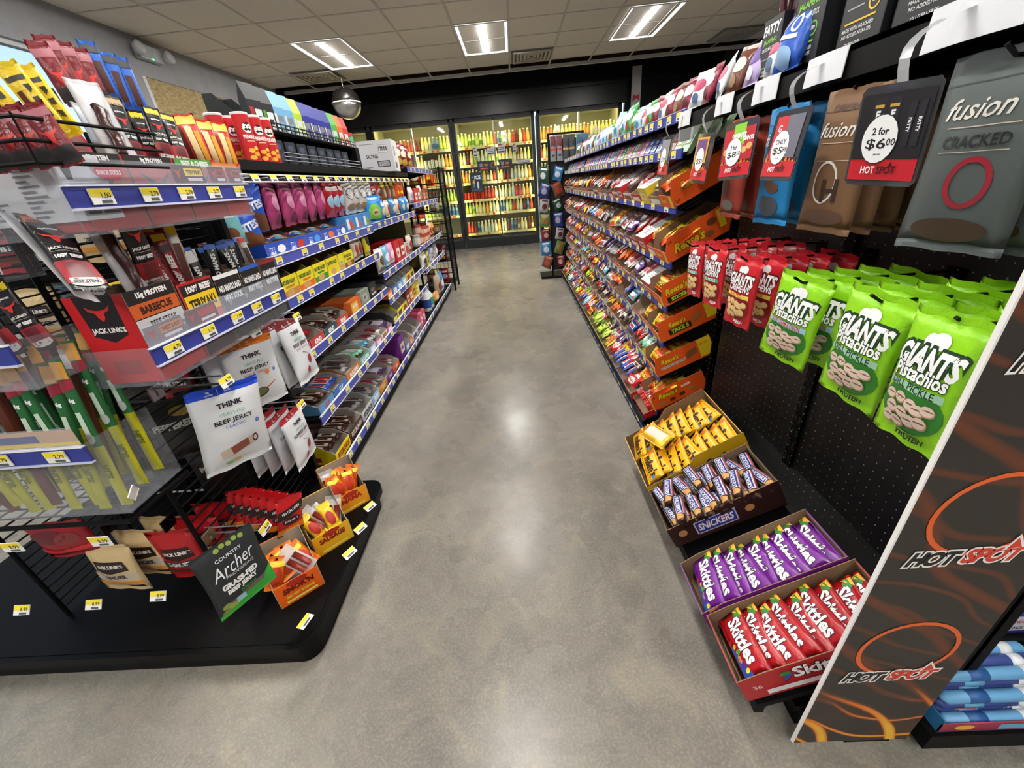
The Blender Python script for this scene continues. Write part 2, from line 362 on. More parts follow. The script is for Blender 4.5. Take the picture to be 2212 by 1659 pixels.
# ---- ceiling lights ----
def troffer(first=[None]):
    t = thing('ceiling_light', 'troffer', 'ceiling light'); f = MB(); W, Lh = .3, .575
    f.box(-W, -Lh, -.006, W, -Lh+.016, .0, 'f2f4f6/s').box(-W, Lh-.016, -.006, W, Lh, 0, 'f2f4f6/s').box(-W, -Lh, -.006, -W+.016, Lh, 0, 'f2f4f6/s').box(W-.016, -Lh, -.006, W, Lh, 0, 'f2f4f6/s')
    f.build('frame', t)
    p = MB(); GLOW_WH = 'f2f4f7/e0.45'  # reflector glow put into the material, standing in for bounced lens light
    p.add([(-W+.016, -Lh+.016, -.003), (-W+.016, Lh-.016, -.003), (-.095, Lh-.1, .075), (-.095, -Lh+.1, .075)], [(0, 1, 2, 3)], GLOW_WH)
    p.add([(W-.016, -Lh+.016, -.003), (W-.016, Lh-.016, -.003), (.095, Lh-.1, .075), (.095, -Lh+.1, .075)], [(3, 2, 1, 0)], GLOW_WH)
    for s in (-1, 1): p.add([(-W+.016, s*(Lh-.016), -.003), (W-.016, s*(Lh-.016), -.003), (.07, s*(Lh-.1), .075), (-.07, s*(Lh-.1), .075)], [(0, 1, 2, 3)], GLOW_WH)
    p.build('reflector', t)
    d = MB(); n = 8; pr = [(-.095*math.cos(math.pi*i/n), .06-.06*math.sin(math.pi*i/n)) for i in range(n+1)]
    d.prism(pr, -Lh+.09, Lh-.09, 'fffdf6/e%g' % LIGHT_E); d.build('lens', t)
    return t
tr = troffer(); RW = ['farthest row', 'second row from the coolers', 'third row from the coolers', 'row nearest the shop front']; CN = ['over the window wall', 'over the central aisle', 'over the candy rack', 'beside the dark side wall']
struct_holes = []
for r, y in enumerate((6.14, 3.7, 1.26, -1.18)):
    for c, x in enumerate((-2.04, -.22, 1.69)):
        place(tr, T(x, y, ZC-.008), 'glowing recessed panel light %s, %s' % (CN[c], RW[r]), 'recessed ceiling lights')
def vent():
    t = thing('ceiling_vent', 'v', 'ceiling vent'); f = MB(); f.box(-.29, -.29, -.006, .29, .29, 0, '8f8a85/m').build('backing', t)
    l = MB()
    for k in range(5):
        q = .26-k*.05
        for a in range(4):
            l.prism([(-q, -q), (q, -q), (q-.03, -q+.03), (-q+.03, -q+.03)], -.03+k*.003, -.012, 'b9b4ae/s', 'z', Matrix.Rotation(a*math.pi/2, 4, 'Z'))
    l.build('louvre', t); return t
vt = vent()
for x, y, lb in ((.39, 7.02, 'square louvred air vent between the lit panels above the aisle'), (-2.62, 6.95, 'square louvred air vent behind the light near the windows'), (3.2, 7.0, 'square louvred air vent above the candy rack end')):
    place(vt, T(x, y, ZC-.002), lb, 'ceiling air vents')
# emergency light on the window wall
e = thing('emergency_light', 'white twin-head emergency light on the wall above the windows', 'emergency light', mtx=T(XL+.005, 5.0, 2.62))
MB().box(0, -.16, -.06, .06, .12, .06, 'b9bbc0').box(.06, -.12, -.04, .064, .02, .03, 'a9abb0').box(.06, -.02, -.05, .066, -.01, -.042, '30ff60/e3').build('housing', e)
for s in (-.2, .17):
    h = MB(); h.lathe([(.02, 0), (.045, .02), (.055, .07), (.05, .075)], 'c5c7cb', 14, T(.05, s, -.01) @ RY(75)); h.build('lamp_head', e, smooth=True)
# hanging convex mirror
mr = thing('convex_mirror', 'round chrome dome mirror hanging in front of the black wall', 'mirror', mtx=T(-2.33, 7.0, 2.41))
pr = [(.2*math.sin(math.pi*i/16), -.2*math.cos(math.pi*i/16)) for i in range(1, 9)]
MB().lathe(pr, 'd8dadc/k', 28).build('mirror_dome', mr, smooth=True)
MB().lathe([(.2*math.sin(math.pi*i/16), -.2*math.cos(math.pi*i/16)) for i in range(8, 16)], '1a1714/g', 28).build('upper_shell', mr, smooth=True)
q = MB(); q.lathe([(.2, -.006), (.206, -.006), (.206, .008), (.2, .008)], 'e8e8e8', 28)
for s in (-1, 1): q.tube([(s*.12, -.165, .0), (s*.04, -.1, .17)], .004, 'd0d0d0')
q.tube([(0, 0, .19), (0, 0, .33)], .006, '777777/k'); q.build('hanger', mr)
# ================= COOLERS =================
GL = bpy.data.materials.new('cooler_glass'); GL.use_nodes = True
_n = GL.node_tree; _n.nodes.clear(); _o = _n.nodes.new('ShaderNodeOutputMaterial'); _t = _n.nodes.new('ShaderNodeBsdfTransparent'); _t.inputs[0].default_value = (.97, .985, .97, 1)
_g = _n.nodes.new('ShaderNodeBsdfGlossy'); _g.inputs['Roughness'].default_value = .03; _f = _n.nodes.new('ShaderNodeFresnel'); _f.inputs[0].default_value = 1.5; _m = _n.nodes.new('ShaderNodeMixShader')
_n.links.new(_f.outputs[0], _m.inputs[0]); _n.links.new(_t.outputs[0], _m.inputs[1]); _n.links.new(_g.outputs[0], _m.inputs[2]); _n.links.new(_m.outputs[0], _o.inputs[0])
RAILZ = [1.86, 1.55, 1.235, .92, .65, .27]
def cooler(x0, x1, label):
    t = thing('beverage_cooler', label, 'beverage cooler', 'glass door coolers along the back wall', T(x0, YB, 0)); W = x1-x0; D = .75
    c = MB(); I = 'd9d6c4/s'
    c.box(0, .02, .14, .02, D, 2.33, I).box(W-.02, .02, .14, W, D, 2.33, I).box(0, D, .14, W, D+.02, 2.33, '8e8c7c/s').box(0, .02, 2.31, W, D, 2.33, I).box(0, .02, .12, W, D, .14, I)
    c.build('lining', t)
    MB().box(-.02, -.05, 0, W+.02, .02, .16, '17181a').box(-.02, -.06, 0, W+.02, -.05, .02, '222326').build('kick_plate', t)
    f = MB(); f.box(-.02, -.05, .16, .035, .02, 2.36, '111214').box(W-.035, -.05, .16, W+.02, .02, 2.36, '111214').box(0, -.05, 2.29, W, .02, 2.36, '111214').build('frame', t)
    lm = MB()
    for x in (.02, W-.032): lm.box(x, .03, .25, x+.012, .05, 2.25, 'fff3a8/e%g' % COOL_E)
    lm.box(W/2-.008, .03, .25, W/2+.008, .045, 2.25, 'fff3a8/e%g' % COOL_E).box(.1, .06, 2.27, W-.1, .09, 2.29, 'fff3a8/e%g' % COOL_E); lm.build('lamp', t)
    for s in (0, 1):
        a, b = (.035, W/2) if s == 0 else (W/2, W-.035); d = MB(); q = .012
        for z0, z1 in ((.17, .2), (2.255, 2.29)): d.box(a, -.04, z0, b, 0, z1, '3a3b3c')
        d.box(a, -.04, .17, a+q, 0, 2.29, '77776c/k').box(b-q, -.04, .17, b, 0, 2.29, '77776c/k')
        dr = d.build('door', t); MB().box(a+q, -.02, .2, b-q, -.015, 2.255, GL).build('pane', dr)
        hx = a+.03 if s == 0 else b-.03; MB().tube([(hx, -.04, 1.0), (hx, -.075, 1.05), (hx, -.075, 1.4), (hx, -.04, 1.45)], .009, '8a8a88/k').build('handle', dr)
    for z in RAILZ:
        s = MB(); s.box(.02, .12, z-.02, W-.02, D-.02, z-.008, 'cfcdb8/s')
        sh = s.build('shelf', t); rl = MB(); rl.box(.03, .095, z-.035, W-.03, .115, z+.012, 'f2eeb0/p')
        rr = random.Random(int(z*100)+int(x0*10)); x = .05
        while x < W-.1:
            ww = rr.choice((.04, .05, .06)); col = rr.choice(('f2622a', 'f4f0e8', 'f8e45a', 'f4f0e8', 'f2622a', 'fff')) if rr.random() < .75 else None
            if col and len(col) == 6: rl.flat((x, .095, z-.03), (1, 0, 0), (0, 0, 1), [('r', 0, 0, ww, .035, col)])
            x += ww+rr.choice((0, .005, .03))
        rl.build('price_rail', sh)
    return t
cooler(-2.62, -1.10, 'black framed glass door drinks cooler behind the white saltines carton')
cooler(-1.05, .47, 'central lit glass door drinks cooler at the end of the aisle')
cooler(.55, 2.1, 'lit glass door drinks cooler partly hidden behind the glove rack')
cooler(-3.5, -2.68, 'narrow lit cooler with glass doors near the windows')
# bottles
def bottle(h, r, body, cap, lab, kind='bottle', nk=.48):
    t = thing('drink_'+kind, kind, kind); m = MB()
    if kind == 'can': m.lathe([(r*.8, 0), (r, h*.05), (r, h*.93), (r*.85, h)], body, 12); m.build('body', t, smooth=False); t_ = MB().lathe([(r*.85, h), (r*.8, h+.002)], 'd0d0d0/k', 12).build('lid', t); return t
    m.lathe([(r*.75, 0), (r, h*.04), (r, h*.58), (r*.85, h*.68), (r*nk, h*.86), (r*nk, h*.93)], body, 12).build('body', t, smooth=True)
    MB().lathe([(r*1.015, h*.2), (r*1.015, h*.52)], lab, 12).build('wrap_label', t); MB().lathe([(r*nk*1.15, h*.92), (r*nk*1.15, h)], cap, 10).build('cap', t); return t
BK = {}
for nm, a in {'green': (.25, .032, 'b4d468/p', 'e8e8d8', 'd6ec72'), 'lime': (.24, .032, 'd8e8a0/p', 'f0f0f0', '6cab2e'), 'yellow': (.25, .033, 'f0e080/p', 'f6f6f0', 'f4eec0'), 'cream': (.25, .033, 'efe9b8/p', 'f4f0e0', 'f6f4e4'), 'red': (.24, .032, 'b8443a/p', 'f0e8e0', 'e8513c'), 'dark': (.25, .032, '4a3024/p', 'c93020', '862a22'),
              'orange': (.24, .033, 'e8a458/p', 'f4f4f0', 'f6b24a'), 'clear': (.26, .031, 'd8dcc0/p', 'f2f2f2', 'b8d0d4'), 'blue': (.24, .032, '7a9cb4/p', 'f2f2f2', '2f5f9e'), 'amber': (.26, .03, '8a5a18/p', 'e8c840', 'e8dcae')}.items(): BK[nm] = bottle(*a)
BK['redcan'] = bottle(.16, .033, 'c8281c', '', '', 'can'); BK['yellowcan'] = bottle(.17, .03, 'e6d24a', '', '', 'can'); BK['whitecan'] = bottle(.17, .03, 'e8e8e0', '', '', 'can')
DESC = {'green': 'green drink bottle', 'lime': 'pale lime drink bottle', 'yellow': 'yellow drink bottle', 'cream': 'cream coloured drink bottle', 'red': 'red drink bottle', 'dark': 'dark cola bottle', 'orange': 'orange drink bottle', 'clear': 'clear water bottle', 'blue': 'blue drink bottle', 'amber': 'amber glass bottle', 'redcan': 'red drink can', 'yellowcan': 'yellow drink can', 'whitecan': 'white drink can'}
SHN = ['top', 'second', 'third', 'fourth', 'fifth', 'bottom']
def stock(x0, x1, cn, rows, kk=0):
    for si, seq in rows:
        x = x0+.06; i = 0; n = len(seq)
        while x < x1-.05 and i < 40:
            k = seq[min(i*n//int((x1-x0-.08)/.071), n-1)] if n > 3 else seq[i % n]
            sc_ = rnd.uniform(.93, 1.04)
            place(BK[k], T(x, YB+.17+rnd.uniform(-.01, .015), RAILZ[si]-.008) @ Matrix.Scale(sc_, 4), '%s, %s along the %s shelf of the %s' % (DESC[k], ORD[i], SHN[si], cn), 'drinks on the %s shelf of the %s' % (SHN[si], cn))
            x += .071; i += 1
G, LM, Y, CR, RD, DK, OR, CL, BL, AM = 'green', 'lime', 'yellow', 'cream', 'red', 'dark', 'orange', 'clear', 'blue', 'amber'
stock(-1.05, .47, 'aisle-end cooler', [(0, [LM, G, G, LM, LM, G, LM, CR, G, OR, RD, BL, LM, CL, CR, RD, DK, CR, RD, OR]), (1, [Y, CR, DK, Y, G, CL, CR, CL, G, Y, LM, Y, Y, CR, Y, CR, AM, Y, CR, G]),
      (2, [OR, CR, Y, CR, Y, Y, AM, CR, RD, Y, DK, DK, CR, CL, CR, CR, CR, OR]), (3, ['redcan', 'redcan', 'redcan', 'redcan', 'redcan', RD, RD, RD, CR, CR, CL, Y, CL, RD, RD, Y, OR, CR]), (4, [G, LM, Y, Y, Y, OR, Y, CL, CR, BL, CR, G, RD, Y, CR, DK, BL, RD]), (5, [RD, DK, BL, CL, CR, CL, CR, OR, CL, CL, DK, BL, AM, Y, CR, DK, AM])])
stock(-2.62, -1.10, 'cooler behind the saltines', [(0, [DK, AM, OR, OR, OR, RD, RD, RD, DK, Y, Y, CL, BL, G, G, Y]), (1, [LM, G, RD, OR, DK, Y, 'whitecan', 'whitecan', CR, OR]), (2, [DK, AM, OR, CR]), (3, [G, AM, DK, G]), (4, [CR, RD, G, BL])])
stock(.55, 2.1, 'cooler behind the gloves', [(0, [OR, CR, Y, OR, CR, Y]), (1, [RD, Y, CR]), (2, [Y, BL, CR])])
stock(-3.5, -2.68, 'narrow cooler', [(0, [OR, AM, CR, Y]), (1, [CR, RD, CR])])
# notices on the cooler glass
def notice(nm, x0, z0, x1, z1, col, ds, label, cat='notice'):
    m = MB(); m.box(x0, YB-.03, z0, x1, YB-.024, z1, col); m.flat((x0, YB-.03, z0), (1, 0, 0), (0, 0, 1), ds); return tag(m.build(nm), label, cat)
notice('ice_poster', -.84, 1.07, -.6, 1.42, '1d2733', [('t', 'ICE', .15, .26, .07, .12, 'e8f2fa', {'b': .05}), ('e', .05, .265, .02, .012, '5ab0f0'), ('e', .07, .17, .025, .05, 'f0a030'), ('e', .15, .12, .02, .07, 'cfe4f4'), ('r', .02, .02, .22, .06, '38506c'), ('r', .05, .08, .09, .15, '5a7ea0')], 'dark poster reading ICE stuck to the central cooler glass', 'poster')
for i, (x0, x1, d, l) in enumerate(((-.66, -.32, -1, 'dark drinks banner beside the door split, half with the orange words'), (-.24, .02, 1, 'dark drinks banner on the cooler glass, half with the cigar shape'))):
    notice('cooler_banner', x0, 1.43, x1, 1.6, '1c232c', [('o', .30 if i == 0 else .04, .085, .045, .05, .006, 'c89858'), ('r', 0, 0, .01, .01, 'f07020')] if 0 else [('o', .30 if i == 0 else .04, .085, .04, .05, .006, 'c89858'), ('r', .04, .07, .1, .13, '7a8a9a'), ('r', .13, .08, .2, .12, 'b86838'), ('r', .05, .03, .2, .05, 'e06a20')], l)
for i, (x, z, w_, h_) in enumerate(((-.72, 1.68, .08, .17), (-.45, 1.69, .14, .15), (-.24, 1.7, .14, .17), (.05, 1.7, .07, .14), (.12, 1.5, .26, .07), (-.7+.0, 1.95, .001, .001))):
    if w_ < .01: continue
    notice('paper_sign', x, z, x+w_, z+h_, 'd9d9dc', [('r', .01, h_*.55, w_-.01, h_*.62, '55585e'), ('r', .01, h_*.4, w_-.015, h_*.46, '66696e'), ('r', .01, h_*.1, w_-.01, h_*.25, '2c2e33'), ('r', .005, h_*.8, w_*.6, h_*.93, 'b02a40')],
           ['narrow white paper sign, first along the cooler glass', 'white printed sign just before the door split', 'white printed sign just after the door split', 'narrow white paper sign, last of the row on the cooler glass', 'long low white label above the third cooler shelf'][i], 'sign')
bs = thing('wall_sign', 'tall white board with a red bow-tie mark against the black wall', 'sign', mtx=T(2.28, 8.6, 2.05))
MB().box(-.06, 0, -.05, .1, .03, .75, 'b4b2b4').build('board', bs); m = MB(); m.flat((-.06, -.001, -.05), (1, 0, 0), (0, 0, 1), [('p', [(.02, .28), (.08, .34), (.14, .30), (.14, .40), (.08, .37), (.02, .40)], 'b32430'), ('r', .03, .1, .13, .2, '2a58a0'), ('r', .05, .12, .11, .18, 'e0e0e0')]); m.build('emblem', bs)
# ================= CANDY RACK (facing the aisle on its -X side) =================
BK_ = '141416/s'; BLUE = '27389a/p'; PX = .855
_tm = []
for p_ in (None, '1.79', '2.79', '4.79', '1.00', '6.79', '8.99', '1.99'):
    o = tagmb(MB(), (0, 0, 0), (1, 0, 0), (0, 0, 1), price=p_).build('price_tag'); _tm.append(o.data); bpy.data.objects.remove(o)
def price_tag(parent, mtx, k=0, name='price_tag'):
    o = bpy.data.objects.new(name, _tm[k % 8]); COL.objects.link(o); o.parent = parent; o.matrix_local = mtx; return o
def rail_tags(parent, x, y0, y1, z, face, n, h=.03, seed=0):
    """price tags along a rail that runs in y; face -1 looks to -X, +1 to +X"""
    rr = random.Random(seed)
    for i in range(n):
        y = y0+(y1-y0)*(i+.3+rr.uniform(0, .4))/n
        price_tag(parent, T(x, y, z) @ RZ(90*face), 0)
def peg_panel(mb, y0, y1, z0, z1):
    mb.box(PX, y0, z0, PX+.01, y1, z1, noisemat('pegboard_black', [(.35, '0b0a0b'), (.65, '111011')], 9, .5, .05) if 'pegboard_black' not in bpy.data.materials else bpy.data.materials['pegboard_black'])
    hs = []; y = y0+.02
    while y < y1-.02:
        z = z0+.02
        while z < z1-.02:
            hs.append(('p', [(-(y-.002), z), (-y, z-.0022), (-(y+.002), z), (-y, z+.0022)], '8c8472/m')); z += .0254
        y += .0254
    mb.flat((PX, 0, 0), (0, -1, 0), (0, 0, 1), hs)
def upright(mb, y, z1):
    mb.box(PX-.012, y-.018, .02, PX+.03, y+.018, z1, '090909/s')
    for s in (-.008, .008):
        z = .15
        while z < z1-.05: mb.box(PX-.0125, y+s-.003, z, PX-.0115, y+s+.003, z+.024, '000000/m'); z += .05
SLV = [(1.055, .5), (.845, .5), (.66, .48), (.495, .45), (.32, .45), (.135, .5)]
LVN = ['top candy shelf', 'second candy shelf', 'third candy shelf', 'fourth candy shelf', 'fifth candy shelf', 'sixth candy shelf', 'bottom candy deck']
def rack_section(y0, y1, lab, candy, first):
    t = thing('candy_rack' if candy else 'pegboard_rack', lab, 'shelving rack', 'bays of the candy rack', T(0, 0, 0))
    ztop = 1.42 if candy else 1.36
    p = MB()
    if candy: p.box(PX, y0, .05, PX+.02, y1, ztop, '080809/s')
    else: peg_panel(p, y0+.018, y1-.018, .1, 1.32)
    p.box(PX+.02, y0, .0, PX+.05, y1, ztop, '080809/s'); p.build('back_panel', t)
    u = MB(); upright(u, y0 if not first else y0+.018, ztop); u.build('upright', t)
    b = MB(); b.box(.575, y0, 0, PX+.02, y1, .075, '0a0a0b/s'); b.box(.56, y0, .06, PX, y1, .08, '0d0d0e/s'); b.build('base_deck', t)
    def shelf(z, slope, i, x0=.63, rail=True, tags=9, railcol=BLUE):
        s = MB(); d = PX-x0
        s.add([(x0, y0+.004, z-.012), (PX, y0+.004, z-.012+d*slope), (PX, y1-.004, z-.012+d*slope), (x0, y1-.004, z-.012), (x0, y0+.004, z-.006), (PX, y0+.004, z-.006+d*slope), (PX, y1-.004, z-.006+d*slope), (x0, y1-.004, z-.006)],
              [(0, 3, 2, 1), (4, 5, 6, 7), (0, 1, 5, 4), (1, 2, 6, 5), (2, 3, 7, 6), (3, 0, 4, 7)], '0c0c0d/s')
        for yy in (y0+.006, y1-.01): s.prism([(x0+.02, z-.012), (PX, z-.05+d*slope), (PX, z-.012+d*slope)], yy, yy+.004, '0c0c0d/s')
        sh = s.build('shelf', t)
        if rail:
            r = MB(); r.box(x0-.006, y0+.004, z-.022, x0, y1-.004, z+.012, railcol); r.box(x0-.007, y0+.004, z+.012, x0+.001, y1-.004, z+.0135, 'd8dce8/p'); r.build('price_rail', sh)
            rail_tags(sh, x0-.006, y0+.03, y1-.03, z-.005, -1, tags, seed=i)
    if candy:
        for i, (z, sl) in enumerate(SLV): shelf(z, sl, int(y0*10)+i, tags=9 if i else 7, railcol=BLUE if not (first and 0) else BLUE)
        shelf(1.245, .35, 30, tags=13); shelf(1.365, .12, 31, tags=12)
        s = MB(); s.box(.568, y0, .028, .576, y1, .07, BLUE); dk = s.build('deck_rail', t); rail_tags(dk, .568, y0+.03, y1-.03, .048, -1, 9, seed=5)
        s = MB(); s.add([(.56, y0, .085), (PX, y0, .2), (PX, y1, .2), (.56, y1, .085)], [(0, 1, 2, 3)], '0c0c0d/s'); s.build('slanted_deck', t)
    else:
        s = MB(); s.box(.6, y0, 1.352, PX+.05, y1, 1.362, '0d0d0e/s').box(.6, y0, 1.312, .604, y1, 1.362, '0d0d0e/s'); s.build('shelf', t)
        s = MB(); s.prism([(.47, .095), (PX, .29), (PX, .275), (.49, .085), (.49, .06), (.47, .06)], y0, min(y1, 1.43), '0d0d0e/s'); s.build('slanted_deck', t)
    return t
rack_section(.47, 1.06, 'black pegboard bay beside the flame printed sign', False, True)
rack_section(1.06, 1.65, 'black pegboard bay adjoining the candy shelves', False, False)
rack_section(1.67, 2.89, 'candy rack bay with orange peanut butter cup boxes, next to the pegboard', True, True)
rack_section(2.89, 4.11, 'middle bay of the long candy rack', True, False)
rack_section(4.11, 5.33, 'last bay of the candy rack, nearest the coolers', True, False)
# ---- candy packs ----
def rect(w, h, c): return [('r', -w/2, -h/2, w/2, h/2, c)]
def pack(nm, w, h, t, body, ds, cat='candy', **kw): return bag(nm, w, h, t, body, ds, cat=cat, nu=kw.pop('nu', 8), nv=kw.pop('nv', 8), crimp=kw.pop('crimp', .006), **kw)
SK = lambda c, c2, sub: [('p', [(-.085, .012), (-.06, .034), (-.085, .034)], 'f2c030'), ('e', -.07, .022, .014, .01, '3d8a35'), ('t', 'Skittles', -.002, .006, .034, .14, 'ffffff', {'b': .035, 'oc': '2a1630', 'ow': .03}), ('t', sub, .03, -.022, .011, .05, 'f4d24a', {'a': 0}),
       ('p', [(-.02, -.034), (.09, -.034), (.09, -.008), (.05, -.016)], '2a58b8')]+[('e', -.015+.017*i, -.027+.005*(i % 3), .006, .006, ['d22a2a', 'f2b21c', '4aa83a', 'f27a1c', '6b2a90', 'e8d83a'][i % 6]) for i in range(6)]
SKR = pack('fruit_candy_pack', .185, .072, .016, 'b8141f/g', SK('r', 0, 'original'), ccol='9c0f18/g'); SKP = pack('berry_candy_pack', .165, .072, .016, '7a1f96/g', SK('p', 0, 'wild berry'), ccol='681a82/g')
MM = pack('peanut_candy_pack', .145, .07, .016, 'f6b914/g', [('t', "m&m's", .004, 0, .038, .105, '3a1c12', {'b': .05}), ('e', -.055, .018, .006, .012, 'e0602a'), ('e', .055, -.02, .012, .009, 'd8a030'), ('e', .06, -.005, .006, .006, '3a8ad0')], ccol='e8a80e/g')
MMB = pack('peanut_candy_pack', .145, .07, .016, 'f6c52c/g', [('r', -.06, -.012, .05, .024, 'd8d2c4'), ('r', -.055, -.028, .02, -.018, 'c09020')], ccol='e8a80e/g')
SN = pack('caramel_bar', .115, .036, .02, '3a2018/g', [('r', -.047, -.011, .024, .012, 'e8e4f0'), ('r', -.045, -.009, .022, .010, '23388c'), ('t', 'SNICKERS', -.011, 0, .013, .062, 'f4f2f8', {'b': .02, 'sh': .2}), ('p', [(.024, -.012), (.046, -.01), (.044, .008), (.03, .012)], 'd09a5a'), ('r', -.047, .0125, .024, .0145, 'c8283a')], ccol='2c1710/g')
def frame_box(x, y, z, tilt, yaw=-90): return T(x, y, z) @ RZ(yaw) @ RX(tilt)
def file_packs(B, protos, n, cols, w, d0, dstep, lean, z, label, group, jit=1., cstep=None, seed=0, scl=1.):
    """packs filed one behind another in a tray whose frame is B; returns count"""
    rr = random.Random(seed); k = 0
    for c in range(cols):
        cx = (c-(cols-1)/2)*(cstep or w/cols)
        for i in range(n):
            M = B @ T(cx+rr.uniform(-.006, .006)*jit, d0+i*dstep+(c % 2)*.006, z+rr.uniform(-.004, .006)*jit) @ RZ(rr.uniform(-4, 4)*jit) @ RX(lean+rr.uniform(-6, 6)*jit) @ RZ(rr.uniform(-7, 7)*jit) @ Matrix.Diagonal((scl, min(1., scl*1.25), 1, 1))
            p = protos[rr.randrange(len(protos))] if isinstance(protos, (list, tuple)) else protos
            L = label(c, i) if callable(label) else label
            place(p, M, L, group); k += 1
    return k
def tray(name, w, d, hf, hb, col, B, label, **kw):
    m = MB(); carton(m, w, d, hf, hb, col, **kw); o = m.build(name); o.matrix_world = B; return tag(o, label, 'display box')
# the four large trays under the pegboard
FB = [(.44, .548, .115), (.44, .70, .115), (.44, .975, .118), (.44, 1.20, .118)]
TIL = 27
B = frame_box(.45, .548, .105, TIL)
tray('candy_display_tray', .152, .36, .09, .11, 'b5121e', B, 'red open carton of fruit candy packs at the front corner by the sign', shape=[(0, 0), (.36, 0), (.36, .115), (.06, .1), (0, .09)],
     front=[], side=[('t', 'Skittles', .19, .07, .042, .15, 'ffffff', {'b': .03, 'oc': '30101a', 'ow': .04}), ('t', '36', .035, .05, .016, .03, 'f0d0d0'), ('r', .05, .012, .29, .03, 'f2f0f0'), ('e', .1, .075, .012, .008, '3d8a35')])
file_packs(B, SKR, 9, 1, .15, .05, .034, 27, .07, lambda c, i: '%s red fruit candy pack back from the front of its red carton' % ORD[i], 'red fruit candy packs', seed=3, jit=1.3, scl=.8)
B = frame_box(.44, .705, .105, TIL)
tray('candy_display_tray', .15, .36, .085, .11, '7b2596', B, 'purple open carton of wild berry candy packs between brown and red cartons', shape=[(0, 0), (.36, 0), (.36, .115), (.06, .1), (0, .085)],
     side=[('p', [(.02, .08), (.05, .095), (.02, .095)], 'f0a040'), ('e', .25, .06, .02, .012, 'e8d83a'), ('t', 'Skittles', .15, .05, .03, .13, 'ffffff', {'b': .03})], front=[('r', .01, .01, .14, .03, 'e8b040')])
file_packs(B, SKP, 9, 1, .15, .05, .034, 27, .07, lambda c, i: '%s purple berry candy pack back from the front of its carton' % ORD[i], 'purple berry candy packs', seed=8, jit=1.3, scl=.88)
B = frame_box(.44, .98, .115, TIL)
tray('candy_display_tray', .18, .35, .085, .105, '38201a', B, 'dark brown open carton of caramel bars beside the yellow carton', shape=[(0, 0), (.35, 0), (.35, .11), (0, .088)], side=[('r', .08, .02, .21, .075, 'c8c4d4'), ('r', .084, .024, .206, .071, '2c4494'), ('t', 'SNICKERS', .145, .048, .03, .112, 'f4f2f8', {'b': .03, 'sh': .25, 'oc': 'c02a38', 'ow': .02}), ('e', .04, .05, .014, .014, 'c89058'), ('e', .25, .05, .014, .014, 'c89058')])
file_packs(B, SN, 9, 2, .17, .03, .036, 16, .082, lambda c, i: '%s brown caramel bar from the aisle side in the %s row' % (ORD[i], ['far', 'near'][c]), 'caramel bars in the brown carton', cstep=.085, seed=5, jit=1.6)
file_packs(B, SN, 5, 2, .17, .06, .046, 10, .1, lambda c, i: '%s loose caramel bar on top of the %s pile' % (ORD[i], ['far', 'near'][c]), 'caramel bars in the brown carton', cstep=.08, seed=6, jit=2.4)
B = frame_box(.435, 1.26, .115, TIL)
tray('candy_display_tray', .315, .37, .07, .11, 'e2b020', B, 'yellow open carton of peanut candy packs below the peanut butter cup boxes', shape=[(0, 0), (.37, 0), (.37, .125), (.2, .115), (.16, .08), (0, .07)], side=[('t', "m&m's", .25, .06, .04, .12, '3a1c12', {'b': .05}), ('r', 0, 0, .33, .012, 'c89a18')])
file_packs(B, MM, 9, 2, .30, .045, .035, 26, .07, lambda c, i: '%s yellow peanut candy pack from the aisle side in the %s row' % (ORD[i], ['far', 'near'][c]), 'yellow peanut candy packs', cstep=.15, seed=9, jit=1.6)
place(MMB, B @ T(-.01, .12, .128) @ RZ(20) @ RX(8), 'yellow peanut candy pack lying back side up across the others', 'yellow peanut candy packs')
